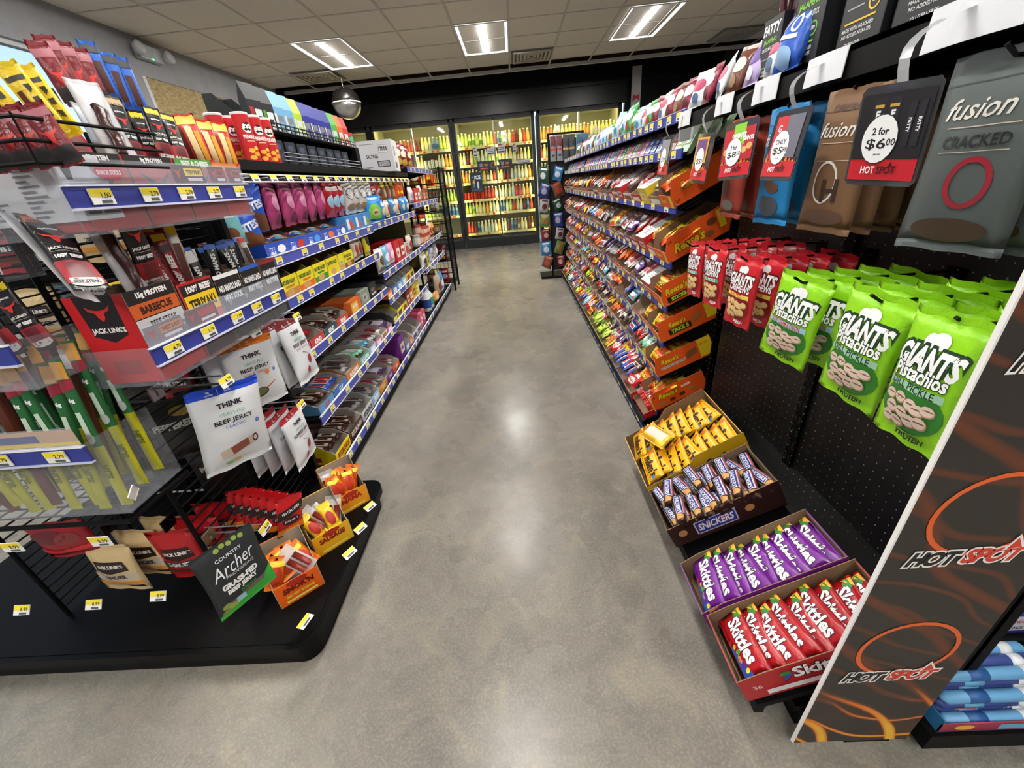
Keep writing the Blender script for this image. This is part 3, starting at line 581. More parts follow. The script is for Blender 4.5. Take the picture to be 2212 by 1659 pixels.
# ---- small bars for the shelves ----
def bar(nm, w, h, t, body, ds, cc=None, cat='candy bar'): return pack(nm, w, h, t, body, ds, cat=cat, nu=6, nv=6, ccol=cc)
OR_ = 'ee5a1a/g'
BAR = {
 'reese': bar('peanut_cup_pack', .1, .05, .02, OR_, [('t', "Reese's", 0, .004, .024, .07, 'f6d21c', {'sh': .3, 'b': .04, 'oc': '3a1a10', 'ow': .06}), ('r', .025, -.024, .05, .024, 'f4d030')]),
 'stick': bar('wafer_stick_pack', .11, .05, .02, OR_, [('t', 'STICKS', 0, .0, .022, .08, '2a1a10', {'sh': .2, 'b': .05, 'oc': 'f6d21c', 'ow': .1}), ('r', -.055, -.02, .055, -.014, 'f6e070')]),
 'kit': bar('wafer_bar', .1, .045, .016, 'c81a20/g', [('e', 0, 0, .03, .016, 'f4f0ec'), ('t', 'KitKat', 0, 0, .014, .05, 'c01a20', {'b': .03})]),
 'white': bar('white_chocolate_bar', .1, .042, .016, 'e6e2dc/g', [('r', -.03, -.012, .03, .012, '9a2a3a'), ('r', -.045, .014, .04, .018, '6a86b0')]),
 'brown': bar('chocolate_bar', .11, .042, .016, '46241a/g', [('r', -.035, -.01, .035, .01, 'd8d0c4'), ('r', -.02, -.006, .02, .006, '5a2a1e')]),
 'blue': bar('coconut_bar', .1, .045, .018, '2a50b4/g', [('r', -.035, -.01, .035, .012, 'f0f0f4'), ('r', -.03, -.006, .03, .008, 'c02a30')]),
 'sky': bar('crisp_bar', .1, .045, .018, '6fc0e0/g', [('e', 0, 0, .03, .012, 'f2f6f8'), ('e', .03, -.01, .01, .01, 'e05a30')]),
 'yellow': bar('nougat_bar', .1, .042, .018, 'ecc41e/g', [('r', -.03, -.01, .03, .012, 'a81e24'), ('e', .035, 0, .008, .012, '5a3018')]),
 'purple': bar('dark_chocolate_bar', .1, .042, .018, '5c2f7c/g', [('r', -.03, -.01, .03, .012, 'e4d8ec')]),
 'green': bar('mint_bar', .1, .042, .018, '86d0a8/g', [('r', -.03, -.01, .03, .01, 'f0f4f0'), ('r', .02, -.02, .045, -.01, '7a1c24')]),
 'silver': bar('silver_foil_bar', .1, .042, .018, 'b4aeb0/g', [('r', -.03, -.01, .03, .012, '4a3a40')]),
 'redst': bar('licorice_pack', .16, .042, .018, 'b8161e/g', [('t', 'TWIZZLERS', 0, 0, .016, .1, 'f4eeee', {'b': .03}), ('e', .055, 0, .014, .01, 'd0905a')]),
 'lime': bar('sour_candy_pack', .09, .05, .016, 'a0cc28/g', [('e', 0, 0, .028, .014, 'e8f050'), ('r', -.02, -.02, .03, -.014, '2a6a2a')]),
}
BD = {'reese': 'orange peanut butter cup pack', 'stick': 'orange wafer stick pack', 'kit': 'red wrapped wafer bar', 'white': 'white wrapped bar', 'brown': 'brown wrapped chocolate bar', 'blue': 'blue wrapped bar', 'sky': 'pale blue wrapped bar', 'yellow': 'yellow wrapped bar', 'purple': 'purple wrapped bar', 'green': 'mint green wrapped bar', 'silver': 'silver wrapped bar', 'redst': 'long red licorice pack', 'lime': 'lime green candy pack'}
REE = lambda t2, c2, num: [('t', "Reese's", .095, .062, .03, .105, 'f6d21c', {'sh': .35, 'b': .035, 'oc': '3a1a10', 'ow': .03}), ('t', t2, .1, .036, .017, .10, c2, {'b': .04, 'sh': .1}), ('p', [(.16, .045), (.2, .052), (.205, .075), (.17, .07)], '6a3a20'), ('r', .2, 0, .26, .1, 'f2d028'), ('r', .205, .055, .235, .085, 'd86018')]
SPECIAL = {
 0: ('orange peanut butter cup box, nearest end of the top candy shelf', REE('', 'f6d21c', '24')[:1]+[('t', '24', .02, .02, .014, .02, '8a2c10')], 'ee5c1c', 'reese', .14),
 1: ('orange peanut butter cup box, nearest end of the second candy shelf', [('t', "Reese's", .1, .045, .04, .13, 'f6d21c', {'sh': .35, 'b': .035, 'oc': '3a1a10', 'ow': .03}), ('e', .2, .07, .02, .014, '6a3a20'), ('e', .18, .03, .018, .012, '8a5230'), ('r', .225, .03, .25, .1, 'f2d028'), ('t', '24', .03, .08, .014, .02, '8a2c10')], 'ea5a1c', 'reese', .15),
 2: ('orange wafer stick box, nearest end of the third candy shelf', [('t', "Reese's", .07, .06, .03, .1, 'f6d21c', {'sh': .35, 'b': .035, 'oc': '3a1a10', 'ow': .03}), ('r', .02, .01, .12, .035, '2a1a10'), ('t', 'STICKS', .07, .022, .017, .09, 'c8e030', {'b': .05})], 'ee5c1c', 'stick', .15),
 3: ('orange candy bar box with green lettering, nearest end of the fourth candy shelf', [('t', "Reese's", .09, .064, .024, .08, 'f6d21c', {'sh': .35, 'b': .035, 'oc': '3a1a10', 'ow': .03}), ('r', .045, .018, .145, .046, '2a1a10'), ('t', 'TAKE 5', .095, .032, .02, .09, 'b8dc30', {'b': .05}), ('p', [(.15, .03), (.19, .045), (.2, .07), (.16, .06)], 'a8703c'), ('r', .215, .02, .26, .1, 'f2d028')], 'ea5a1c', 'reese', .15),
 4: ('orange crunchy peanut bar box, nearest end of the fifth candy shelf', [('t', "Reese's", .075, .066, .026, .085, 'f6d21c', {'sh': .35, 'b': .035, 'oc': '3a1a10', 'ow': .03}), ('t', 'CRUNCHY PEANUT', .085, .036, .015, .12, 'a0d8d0', {'b': .05}), ('p', [(.15, .03), (.2, .045), (.2, .075), (.15, .06)], '8a5a34'), ('r', .21, .01, .27, .1, 'f2d028'), ('t', 'KING SIZE', .235, .075, .012, .04, 'd85a18')], 'ee5c1c', 'reese', .15),
 5: ('orange mini peanut cup box with cup pictures, nearest end of the sixth candy shelf', [('t', "Reese's", .09, .065, .032, .1, 'f6d21c', {'sh': .35, 'b': .035, 'oc': '3a1a10', 'ow': .03}), ('t', 'minis', .18, .07, .015, .05, 'f4f0ec', {'b': .03}), ('e', .05, .025, .02, .01, 'b07840'), ('e', .1, .024, .015, .01, '5a2e1a'), ('e', .15, .03, .015, .01, '5a2e1a'), ('e', .2, .04, .02, .009, 'b07840'), ('t', '16', .02, .075, .012, .018, '8a2c10'), ('r', 0, 0, .005, .1, 'f2d028')], 'ee5c1c', 'reese', .15)}
def mkbox(w, d, hb, col, hf, front, side, shape=None, inner='9a8068/m', top=None):
    m = MB(); carton(m, w, d, hf, hb, col, side=side, front=front, shape=shape, inner=inner, top=top); return m.build('candy_box')
BXC = [('red', 'c42026', 'kit'), ('orange', 'ea5c1c', 'reese'), ('brown', '4a2a1c', 'brown'), ('white', 'd9d6d0', 'white'), ('yellow', 'e6c022', 'yellow'), ('blue', '2a48a8', 'blue'), ('purple', '6a2f86', 'purple'), ('mint green', '8ed0ae', 'green'), ('grey', '77706c', 'silver'), ('cream', 'dccf9c', 'white'), ('pale blue', '86bcd8', 'sky'), ('dark red', '8a1c22', 'kit'), ('lime green', '9cc42c', 'lime'), ('tan', 'a5825a', 'brown')]
BOXP = {}
for i, (cn, hx, bk) in enumerate(BXC):
    for ww in (.13, .16):
        sd = [('r', .04, .02, .16, .055, 'f2eee6' if cn not in ('white', 'cream') else 'b02a30'), ('r', .055, .028, .13, .045, hx)]
        fr = [('r', .02, .008, ww-.02, .03, 'f4f0e8' if cn not in ('white', 'cream') else 'b02a30')]
        BOXP[i, ww] = tag(mkbox(ww-.004, .22, .085, hx, .042, fr, sd, shape=[(0, 0), (.22, 0), (.22, .085), (.09, .085), (.045, .045), (0, .042)]), 'x', 'display box')
CLO = {}
for i, (cn, hx) in enumerate((('white topped red', 'c42026'), ('white topped yellow', 'e8c828'), ('white topped pink', 'd86a78'))):
    m = MB(); m.box(-.062, 0, 0, .062, .22, .075, hx); m.box(-.062, 0, .075, .062, .22, .0765, 'e4e4e6'); m.flat((-.062, 0, 0), (1, 0, 0), (0, 0, 1), [('r', .02, .02, .1, .05, 'f2e8d8'), ('r', .03, .028, .09, .042, hx)])
    m.flat((-.062, 0, .0765), (1, 0, 0), (0, 1, 0), [('r', .03, .03+.012*k, .09, .034+.012*k, '8a8a90') for k in range(5)]); CLO[i] = (cn, tag(m.build('closed_candy_box'), 'x', 'box'))
SEQ = { # per level: colour indexes, near to far, three bays
 0: 'OYrwRwrCgbwyTo|gowbroTgw|ogowTbg', 1: 'oRrpwgoTwpb|gwoBkrow|rTwgowb', 2: 'Rwpcorgrw|pcorwgy|royBwrg', 3: 'orkBbowTr|kwBorgy|cpLyBro', 4: 'mrBTwoygk|wTrbyLo|pcyBwor', 5: 'obrypwTkm|rwByoLg|yprBmwo', 6: 'rBBdyLLTb|LLyrkBo|gwBmTyr'}
KEY = {'r': 0, 'o': 1, 'b': 2, 'w': 3, 'y': 4, 'B': 5, 'p': 6, 'm': 7, 'g': 8, 'c': 9, 'k': 10, 'd': 11, 'L': 12, 'T': 13}
def fill_bars(Bx, key, w, n, label, group, seed, dep=.22):
    rr = random.Random(seed); P = BAR[key]; mode = rr.random()
    if mode < .55:     # lying lengthwise, side by side with their ends raised
        for i in range(n):
            x = (i-(n-1)/2)*(w-.05)/max(n-1, 1)
            place(P, Bx @ T(x, .08+rr.uniform(-.01, .02)+.05*(i % 2), .064+rr.uniform(0, .014)) @ RX(rr.uniform(4, 14)) @ RZ(90+rr.uniform(-16, 16)) @ RX(rr.uniform(-25, 25)) @ Matrix.Scale(1.22, 4), label, group)
    else:
        for i in range(n):
            place(P, Bx @ T(rr.uniform(-.006, .006), .045+i*.14/n, .062+rr.uniform(0, .01)) @ RZ(rr.uniform(-10, 10)) @ RX(28+rr.uniform(-10, 8)) @ RZ(rr.choice((0, 180))) @ Matrix.Scale(min(1.22, (w-.01)/.105), 4), label, group)
bay_n = ['near bay', 'middle bay', 'far bay']
for lv in range(7):
    z, sl = SLV[lv] if lv < 6 else (.09, .42); x0 = .632 if lv < 6 else .575
    bays = SEQ[lv].split('|')
    for bi, s in enumerate(bays):
        y = 1.675+1.22*bi; yend = y+1.205; n0 = 0
        if bi == 0 and lv in SPECIAL:
            lb, sd, col, bk, ww = SPECIAL[lv]; B = frame_box(x0-.012, y+ww/2, z+.0, math.degrees(math.atan(sl)))
            tray('candy_box', ww, .27, .05, .1, col, B, lb, side=sd, shape=[(0, 0), (.27, 0), (.27, .1), (.02, .1), (0, .045)] if lv != 1 else [(0, 0), (.27, 0), (.27, .11), (.03, .1), (0, .05)], front=[('r', ww-.03, 0, ww, .05, 'f2d028'), ('t', "Reese's", ww/2-.02, .028, .02, .07, 'f6d21c', {'sh': .3, 'b': .04})])
            fill_bars(B, bk, ww, 5, 'orange peanut butter cup pack in the end box of the %s' % LVN[lv], 'orange packs in the end box, %s' % LVN[lv], lv+50)
            y += ww+.004
        if bi == 0 and lv == 6:   # red licorice in the base
            B = frame_box(.575, y+.1, .092, 22); m = MB(); carton(m, .19, .24, .03, .05, 'b8161e', shape=[(0, 0), (.24, 0), (.24, .05), (0, .03)]); o = m.build('candy_box'); o.matrix_world = B; tag(o, 'shallow red licorice box at the near end of the bottom deck', 'display box')
            for i in range(7): place(BAR['redst'], B @ T(-.075+.025*i, .11, .045+.006*(i % 2)) @ RX(6) @ RZ(90+rnd.uniform(-4, 4)) @ RX(30), '%s long red licorice pack along the shallow bottom box' % ORD[i], 'long red licorice packs')
            y += .2
        j = 0; rr = random.Random(lv*10+bi)
        while y < yend-.12:
            ch = s[j % len(s)]; ww = rr.choice((.13, .16)) if y < yend-.165 else .13
            B = frame_box(x0-.008, y+ww/2, z, math.degrees(math.atan(sl)))
            nm = '%s box from the pegboard end' % ORD[j] if bi == 0 else '%s box' % ORD[j]
            if ch in 'RYC':
                cn, P = CLO['RYC'.index(ch)]; ww = .13
                B = frame_box(x0-.008, y+ww/2, z, math.degrees(math.atan(sl))); place(P, B, '%s closed box, %s of the %s, %s' % (cn, ORD[j], LVN[lv], bay_n[bi]))
            else:
                k = KEY.get(ch, 13); cn, hx, bk = BXC[k]
                place(BOXP[k, ww], B, '%s candy box, %s of the %s, %s' % (cn, ORD[j], LVN[lv], bay_n[bi]), 'candy boxes on the %s' % LVN[lv])
                n = (5, 4, 3)[bi]
                if not (bi == 0 and rr.random() < .12):
                    g_ = '%s in the %s box of the %s, %s' % (BD[bk], ORD[j], LVN[lv], bay_n[bi])
                    fill_bars(B, bk, ww, n, g_, g_, lv*100+bi*10+j)
            y += ww+rr.choice((.002, .004)); j += 1
# ---- gum and mint shelves ----
def gum(nm, w, h, t, c, c2):
    m = MB(); m.box(-w/2, 0, 0, w/2, t, h, c); m.flat((-w/2, 0, 0), (1, 0, 0), (0, 0, 1), [('r', w*.1, h*.3, w*.9, h*.62, c2), ('r', w*.2, h*.38, w*.7, h*.52, c), ('e', w*.6, h*.8, w*.2, h*.08, c2)]); m.box(-w*.46, t*.1, h, w*.46, t*.9, h+.003, c2)
    return tag(m.build(nm), 'x', 'gum')
GUM = [(n_, gum('gum_pack', .07, .085, .018, a, b)) for n_, a, b in (('white', 'd8dcdc', '3a9a60'), ('green', '2f9a54', 'e8f0e8'), ('grey', '9aa0a4', 'd04050'), ('blue', '4a6ab8', 'e8ecf4'), ('pale green', 'a8c8a0', '3a6a50'), ('pink', 'd870a0', 'f4e8ee'), ('navy', '2a3a78', 'c8d0e0'), ('cream', 'd6ceb0', '6a8a3a'))]
for bi in range(3):
    y = 1.70+1.22*bi; j = 0; rr = random.Random(70+bi)
    while y < 1.67+1.22*(bi+1)-.04:
        cn, P = GUM[(j*5+bi*3+(j//3)) % 8 if rr.random() < .6 else rr.randrange(8)]
        for r in range(3 if bi == 0 else 2):
            place(P, T(.64+.055*r, y, 1.245+.02*r) @ RZ(-90) @ RX(-28), '%s gum pack, %s along the gum shelf, %s, row %s' % (cn, ORD[j], bay_n[bi], ['one', 'two', 'three'][r]), 'gum packs on the gum shelf')
        y += .082 if bi == 0 else .09; j += 1
def mbag(nm, w, h, t, c, c2, c3, tx=''): return bag(nm, w, h, t, c+'/g', [('e', 0, .1*h, w*.38, h*.16, c2), ('e', 0, -.22*h, w*.2, h*.12, c3)]+([('t', tx, 0, .1*h, h*.14, w*.6, c3, {'b': .05})] if tx else []), nu=6, nv=8, cat='candy bag')
MINT = [(n_, mbag('mint_bag', .085, .115, .03, a, b, c)) for n_, a, b, c in (('white', 'dadde0', 'b03a60', '4a6a90'), ('green', '3aa048', 'f0f4f0', 'b02a30'), ('lilac', 'b8a4d0', '5a3a90', 'e8e0f0'), ('dark red', '8a1c3a', 'e8e0e0', '5a1020'), ('pale blue', 'a8ccdc', 'f4f8f8', '3a7ab0'), ('brown', '6a3a28', 'e0d0c0', '9a7a5a'), ('mint', 'b8e0d0', '4a9a80', 'f4f8f6'))]
j = 0; y = 1.20; order = [0, 2, 5, 0, 3, 0, 3, 5, 3, 0, 3, 1, 0, 4, 1, 1, 4, 1, 4, 6, 1, 4]; rr = random.Random(3)
while y < 4.4:
    k = order[j] if j < len(order) else rr.randrange(7); cn, P = MINT[k]
    zz = 1.42 if y < 1.68 else 1.42; big = 1.25 if j in (15, 16, 18) else 1
    place(P, T(.655, y, zz+(.02 if big > 1 else 0)) @ RZ(-90+rr.uniform(-14, 14)) @ RX(72) @ RZ(rr.uniform(-8, 8)) @ Matrix.Scale(big, 4), '%s mint bag, %s from the meat stick cartons along the top shelf' % (cn, ORD[j] if j < 40 else 'last'), 'mint bags along the top shelf')
    y += .088 if y < 3 else .11; j += 1
BB = bag('mint_bag', .1, .13, .05, '2a5cc0/g', [('o', -.015, .03, .014, .018, .005, 'f0f4fa'), ('o', .018, .022, .012, .016, .005, 'f0f4fa'), ('r', -.03, -.005, .03, .003, 'f0f4fa'), ('e', 0, -.035, .03, .02, '9ac0e8')], nu=8, nv=8, cat='candy bag')
place(BB, T(.645, 1.12+.0, 1.425) @ RZ(-90) @ RX(75), 'bright blue mint bag standing beside the black meat stick cartons')
m = MB(); m.box(-.07, 0, 0, .07, .1, .1, 'd2d4d6'); m.flat((-.07, 0, 0), (1, 0, 0), (0, 0, 1), [('r', .02, .02, .12, .06, '9aa0a4'), ('e', .07, .075, .04, .015, '3a9a60')]); o = m.build('gum_carton'); o.matrix_world = T(.66, 1.75, 1.262) @ RZ(-90); tag(o, 'pale grey gum carton at the near end of the gum shelf', 'box')
# ================= PEGBOARD STOCK =================
def scan_hook(nm, x0, y, z, L, face, lab, wire='26262a/k', tagk=None):
    """peg hook from the panel at x0, reaching L towards face"""
    t = thing(nm, lab, 'peg hook', mtx=T(x0, y, z)); m = MB(); f = face
    m.tube([(0, 0, -.02), (f*.004, 0, -.02), (f*.006, 0, 0), (f*L*.94, 0, 0), (f*L, 0, .012)], .0028, wire, 6); m.box(-.002, -.02, -.03, .003, .02, .006, wire); m.build('wire', t)
    if tagk is not None:
        q = MB(); q.tube([(0, 0, .022), (f*L, 0, .022)], .0022, 'c8c8cc/k', 5); q.build('scan_wire', t)
        price_tag(t, T(f*(L+.004), 0, .005) @ RZ(90*f) @ RX(-12), tagk)
    return t
def giants(nm, w, h, body, name, band, bandc, bandt, nutc, nuts, foot, ol):
    s = w/.12
    ds = [('e', 0, -.2*h, w*.44, h*.2, nutc), ('e', .004*s, .315*h, .014*s, .011*s, 'f2f2f2'), ('e', -.01*s, .3*h, .009*s, .01*s, 'f2f2f2'), ('r', -.006*s, .27*h, -.001*s, .3*h, 'f2f2f2'), ('r', .009*s, .27*h, .014*s, .3*h, 'f2f2f2'),
          ('t', 'GIANTS', 0, .175*h, .034*s, .1*s, 'f4f4f4', {'b': .045, 'sh': .12, 'oc': ol, 'ow': .1}), ('t', name, 0, .06*h, .02*s, .088*s, 'f4f4f4', {'b': .03, 'oc': ol, 'ow': .045}),
          ('p', [(-w*.4, -.0*h-.002), (w*.38, -.015*h), (w*.38, -.075*h), (-w*.4, -.06*h)], band), ('t', bandt, -.004, -.037*h, .011*s, .075*s, bandc, {'b': .02, 'a': -2})]
    rr = random.Random(4); P = [(-.3, -.15), (-.12, -.14), (.05, -.16), (-.22, -.24), (.16, -.18), (-.03, -.24), (.27, -.16), (-.25, -.33), (.1, -.28), (-.08, -.33), (.22, -.27)]
    for i, (u, v) in enumerate(P):
        a, b = .085*w*rr.uniform(.9, 1.2), .042*h*rr.uniform(.9, 1.2)
        ds += [('e', u*w, v*h, a*1.12, b*1.12, 'a88468' if nuts == 'p' else 'c09048'), ('e', u*w-.001, v*h+.001, a, b, 'd9c3b4' if nuts == 'p' else 'e6c58c')]
        if nuts == 'p': ds.append(('e', u*w, v*h+.002, a*.85, b*.14, '7a5a40'))
    ds += [('t', foot, .012*s, -.42*h, .011*s, .05*s, ol if nuts == 'p' else 'f4f4f4', {'b': .04, 'sh': .3})]
    return bag(nm, w, h, w*.26, body, ds, nu=14, nv=20, crimp=.016, g=.008, wob=.002, seed=3, cat='nut bag', bands=[(h-.017, h, body)])
PG = '8fd11c/g'; CRD = 'c8202c/g'
PIS = giants('pistachio_bag', .125, .195, PG, 'Pistachios', '9cc8a8', '20402c', 'DILL PICKLE', '2f7a2a', 'p', 'PROTEIN', '173a1c')
PIO = giants('pistachio_bag', .12, .19, PG, 'Pistachios', '9cc4e0', 'c8402c', 'SOUR CREAM & ONION', '2f7a2a', 'p', 'PROTEIN', '173a1c')
CAS = giants('cashew_bag', .1, .175, CRD, 'CASHEWS', '4a9a78', 'e0f0e8', 'DILL PICKLE', '8a1a20', 'c', 'MEGA', '5a1016')
CSS = giants('cashew_bag', .1, .18, CRD, 'CASHEWS', 'ecd860', 'b82a20', 'SALTED', '8a1a20', 'c', 'MEGA', '5a1016')
def hang(P, x, y, z, yaw, roll, lb, grp, tilt=0, **k): return place(P, T(x, y, z) @ RZ(yaw) @ RX(90+tilt) @ RZ(roll) @ Matrix.Diagonal((.84 if 'sign edge' in lb else 1, 1, 1, 1)), lb, grp)
rr = random.Random(5)
# (proto, x, y, ztop?, yaw, roll, n behind, words)
for P, x, y, z, yaw, roll, n, nmw, h in ((PIS, .56, .607, .905, -88, -3, 4, 'dill pickle pistachio bag, middle hook', .195), (PIS, .545, .478, .91, -90, 0, 4, 'dill pickle pistachio bag behind the sign edge', .195),
      (PIO, .565, .79, .895, -76, -6, 4, 'sour cream pistachio bag', .19), (CSS, .56, 1.0, .905, -80, -3, 4, 'salted cashew bag', .18), (CAS, .57, 1.17, .905, -84, 3, 4, 'dill pickle cashew bag, second hook', .175), (CAS, .58, 1.33, .895, -88, 4, 4, 'dill pickle cashew bag, farthest hook', .175)):
    scan_hook('peg_hook', PX, y, z+h*.42, .315, -1, 'black peg hook carrying the %s' % nmw)
    col = 'green' if P in (PIS, PIO) else 'red'
    for i in range(n+1):
        hang(P, x+.052*i, y+rr.uniform(-.003, .008), z-(.002*i), yaw+rr.uniform(-4, 4)*(i > 0), roll+rr.uniform(-3, 3)*(i > 0), ('front ' if i == 0 else '%s ' % ORD[i])+col+' '+nmw+('' if i == 0 else ', counting inwards'), 'bags on one peg hook, '+nmw)
# large kraft bags
def fusion(nm, w, h, c, c2, extra, word='fusion'):
    return bag(nm, w, h, .035, c+'/s', [('r', -w/2, h*.36, w/2, h*.365, c2), ('t', word, -.01, .24*h, .024, w*.62, 'd8d4cc', {'sh': .3, 'b': .01}), ('r', -w*.3, .15*h, w*.3, .155*h, 'c8b8a8'), ('r', -w*.3, .03*h, w*.3, .034*h, 'c8b8a8')]+extra, nu=10, nv=14, crimp=.012, wob=.001, seed=9, cat='jerky bag', g=.012)
FRD = fusion('jerky_bag', .13, .235, '9a3a2c', '7a2a20', [('e', -.01, -.2*.2, .02, .025, '5a3a30'), ('e', 0, -.085, .032, .014, '6f6a66')])
FBL = fusion('jerky_bag', .115, .235, '1f7cb8', '155a8c', [('e', .0, -.03, .012, .01, '6a4a34'), ('e', .012, -.04, .016, .011, '6a4a34'), ('e', 0, -.078, .032, .022, '4a5058'), ('e', -.012, -.066, .012, .012, '4a5058')])
FBR = fusion('jerky_bag', .12, .235, '77573c', '5a3f2a', [('t', 'ORIGINAL', 0, .095*.235*4, .012, .07, '4a3426'), ('o', -.005, -.028, .024, .036, .004, 'e0dcd4'), ('t', 'H', .008, -.042, .04, .03, '3a2a20', {'b': .03}), ('e', 0, -.088, .045, .014, '64483a')])
FGR = fusion('jerky_bag', .14, .24, '59605f', '40464a', [('t', 'CRACKED', 0, .02, .014, .08, '2a2c2e'), ('o', .01, -.03, .026, .032, .007, 'a02838'), ('e', .0, -.09, .05, .016, '4a3a2c')])
for P, x, y, n, yaw, nmw in ((FRD, .6, 1.205, 3, -92, 'rust red jerky bag behind the two-for sign'), (FBL, .6, 1.02, 3, -84, 'blue jerky bag with a rabbit picture'), (FBR, .6, .835, 6, -80, 'brown jerky bag with a monogram'), (FGR, .62, .60, 4, -82, 'dark grey jerky bag near the frame edge')):
    scan_hook('peg_hook', PX, y, 1.285, .26, -1, 'black peg hook holding the %s' % nmw)
    for i in range(n):
        hang(P, x+.04*i, y+rr.uniform(-.006, .006), 1.178-.001*i, yaw+rr.uniform(-3, 3)*(i > 0), rr.uniform(-2, 2), ('front ' if i == 0 else ORD[i]+' ')+nmw+('' if i == 0 else ', counting inwards'), 'jerky bags on one hook, '+nmw)
# meat stick cartons on the top shelf
def fatty(nm, w, h, words_, sub, subc, lab, y, x=.645, badge='6aa83a', d=.16):
    m = MB(); carton(m, w, d, h, h, '1b1d21', inner='101012/m', shape=[(0, 0), (d, 0), (d, h), (0, h)], front=[('t', 'FATTY', w*.48, h*.84, h*.15, w*.86, 'f4f4f4', {'b': .05, 'sh': .15}), ('t', sub, w*.46, h*.66, h*.085, w*.8, subc, {'b': .04}), ('t', 'SMOKED MEAT STICK', w*.46, h*.555, h*.055, w*.7, 'd8dad8', {'b': .02}),
        ('o', w*.72, h*.4, w*.13, w*.13, .003, badge), ('t', '13g', w*.72, h*.4, h*.05, w*.15, 'f0f0f0', {'b': .03}), ('r', w*.12, h*.4, w*.5, h*.415, '9a9c9c'), ('r', w*.12, h*.27, w*.8, h*.287, subc), ('t', 'MADE WITH GRASS-FED', w*.44, h*.22, h*.035, w*.7, 'd8dad8'), ('t', 'NO ADDED NITRATES', w*.44, h*.165, h*.035, w*.66, 'd8dad8'), ('t', 'GLUTEN-FREE', w*.4, h*.08, h*.035, w*.36, 'd8dad8')])
    o = m.build(nm); o.matrix_world = T(x, y, 1.362) @ RZ(-90); tag(o, lab, 'carton'); return o
fatty('meat_stick_carton', .08, .132, 0, 'JALAPENO', '7ac030', 'smallest black meat stick carton with green lettering, farthest along the shelf', 1.225)
fatty('meat_stick_carton', .1, .175, 0, 'JALAPENO', '7ac030', 'second black meat stick carton with green lettering on the top shelf', 1.09)
fatty('meat_stick_carton', .105, .165, 0, 'ORIGINAL', 'e8b828', 'black meat stick carton with yellow lettering and round badge', .93, badge='e8b828')
fatty('meat_stick_carton', .15, .16, 0, 'ORIGINAL', 'e8b828', 'black meat stick carton with yellow lettering next to the largest white card', .78, badge='e8b828')
FST = bag('meat_stick', .018, .24, .012, '4a1420/g', [('r', -.009, .06, .009, .11, '1a1a1c')], nu=4, nv=6, cat='snack')
for i in range(9): place(FST, T(.665+.012*(i % 5), 1.2+.012*i-.03, 1.49) @ RZ(-90+rr.uniform(-20, 20)) @ RX(90+rr.uniform(-6, 10)) @ RZ(rr.uniform(-9, 9)), 'maroon meat stick standing in the smallest black carton', 'maroon meat sticks in the smallest carton')
# white cards with hanging signs
def shelf_card(y, w, h, lb):
    m = MB(); n = 6; vs = []
    for i in range(n+1):
        u = w*(i/n-.5); vs += [(u, -.004-.004*math.sin(3.1*i/n), 0), (u, -.006-.006*math.sin(3.1*i/n), -h)]
    m.add(vs, [(2*i, 2*i+1, 2*i+3, 2*i+2) for i in range(n)], 'd9d9de/m'); vb = [(x, y_+.0015, z) for x, y_, z in vs]; m.add(vb, [(2*i, 2*i+2, 2*i+3, 2*i+1) for i in range(n)], 'd9d9de/m')
    o = m.build('shelf_card'); o.matrix_world = T(.6, y, 1.362) @ RZ(-90); return tag(o, lb, 'card')
for y, w, h, lb in ((.655, .13, .05, 'largest white card on the black shelf edge, nearest the camera'), (.925, .105, .046, 'white shelf card under the yellow lettered carton'), (1.12, .1, .047, 'white shelf card under the smaller green lettered carton'), (1.32, .1, .045, 'white shelf card below the lilac and lime mint bags'), (1.6, .1, .044, 'white shelf card at the far end of the black shelf')): shelf_card(y, w, h, lb)
def blade(pose, strapy, ds, lb, k=1.0):
    w, h = pose[0], pose[1]; t = thing('hanging_price_sign', lb, 'price sign', 'plastic price signs under the black shelf'); M = PQ(pose); t.matrix_world = M
    c = MB(); r = .006; P = [(-w/2+r, -h/2), (w/2-r, -h/2), (w/2, -h/2+r), (w/2, h/2-r), (w/2-r, h/2), (-w/2+r, h/2), (-w/2, h/2-r), (-w/2, -h/2+r)]
    c.prism(P, -.0006, .0006, '46464a/c0.85', 'z'); cd_ = c.build('card', t)
    m = MB(); m.flat((0, 0, .0008), (1, 0, 0), (0, 1, 0), ds); m.build('print', cd_)
    Mi = M.inverted(); a = Vector((0, h/2, 0)); b = Mi @ Vector((.598, strapy, 1.35)); s = MB(); n = 8; vs = []
    for i in range(n+1):
        q = i/n; p = a.lerp(b, q)+Vector((0, 0, 0)); out = (Mi.to_3x3() @ Vector((-1, 0, .25)))*.035*math.sin(math.pi*q)*.9
        p = p+out; vs += [p-Vector((.007, 0, 0)), p+Vector((.007, 0, 0))]
    s.add(vs, [(2*i, 2*i+1, 2*i+3, 2*i+2) for i in range(n)], 'a8a8ac/c0.7'); s.build('strap', t); return t
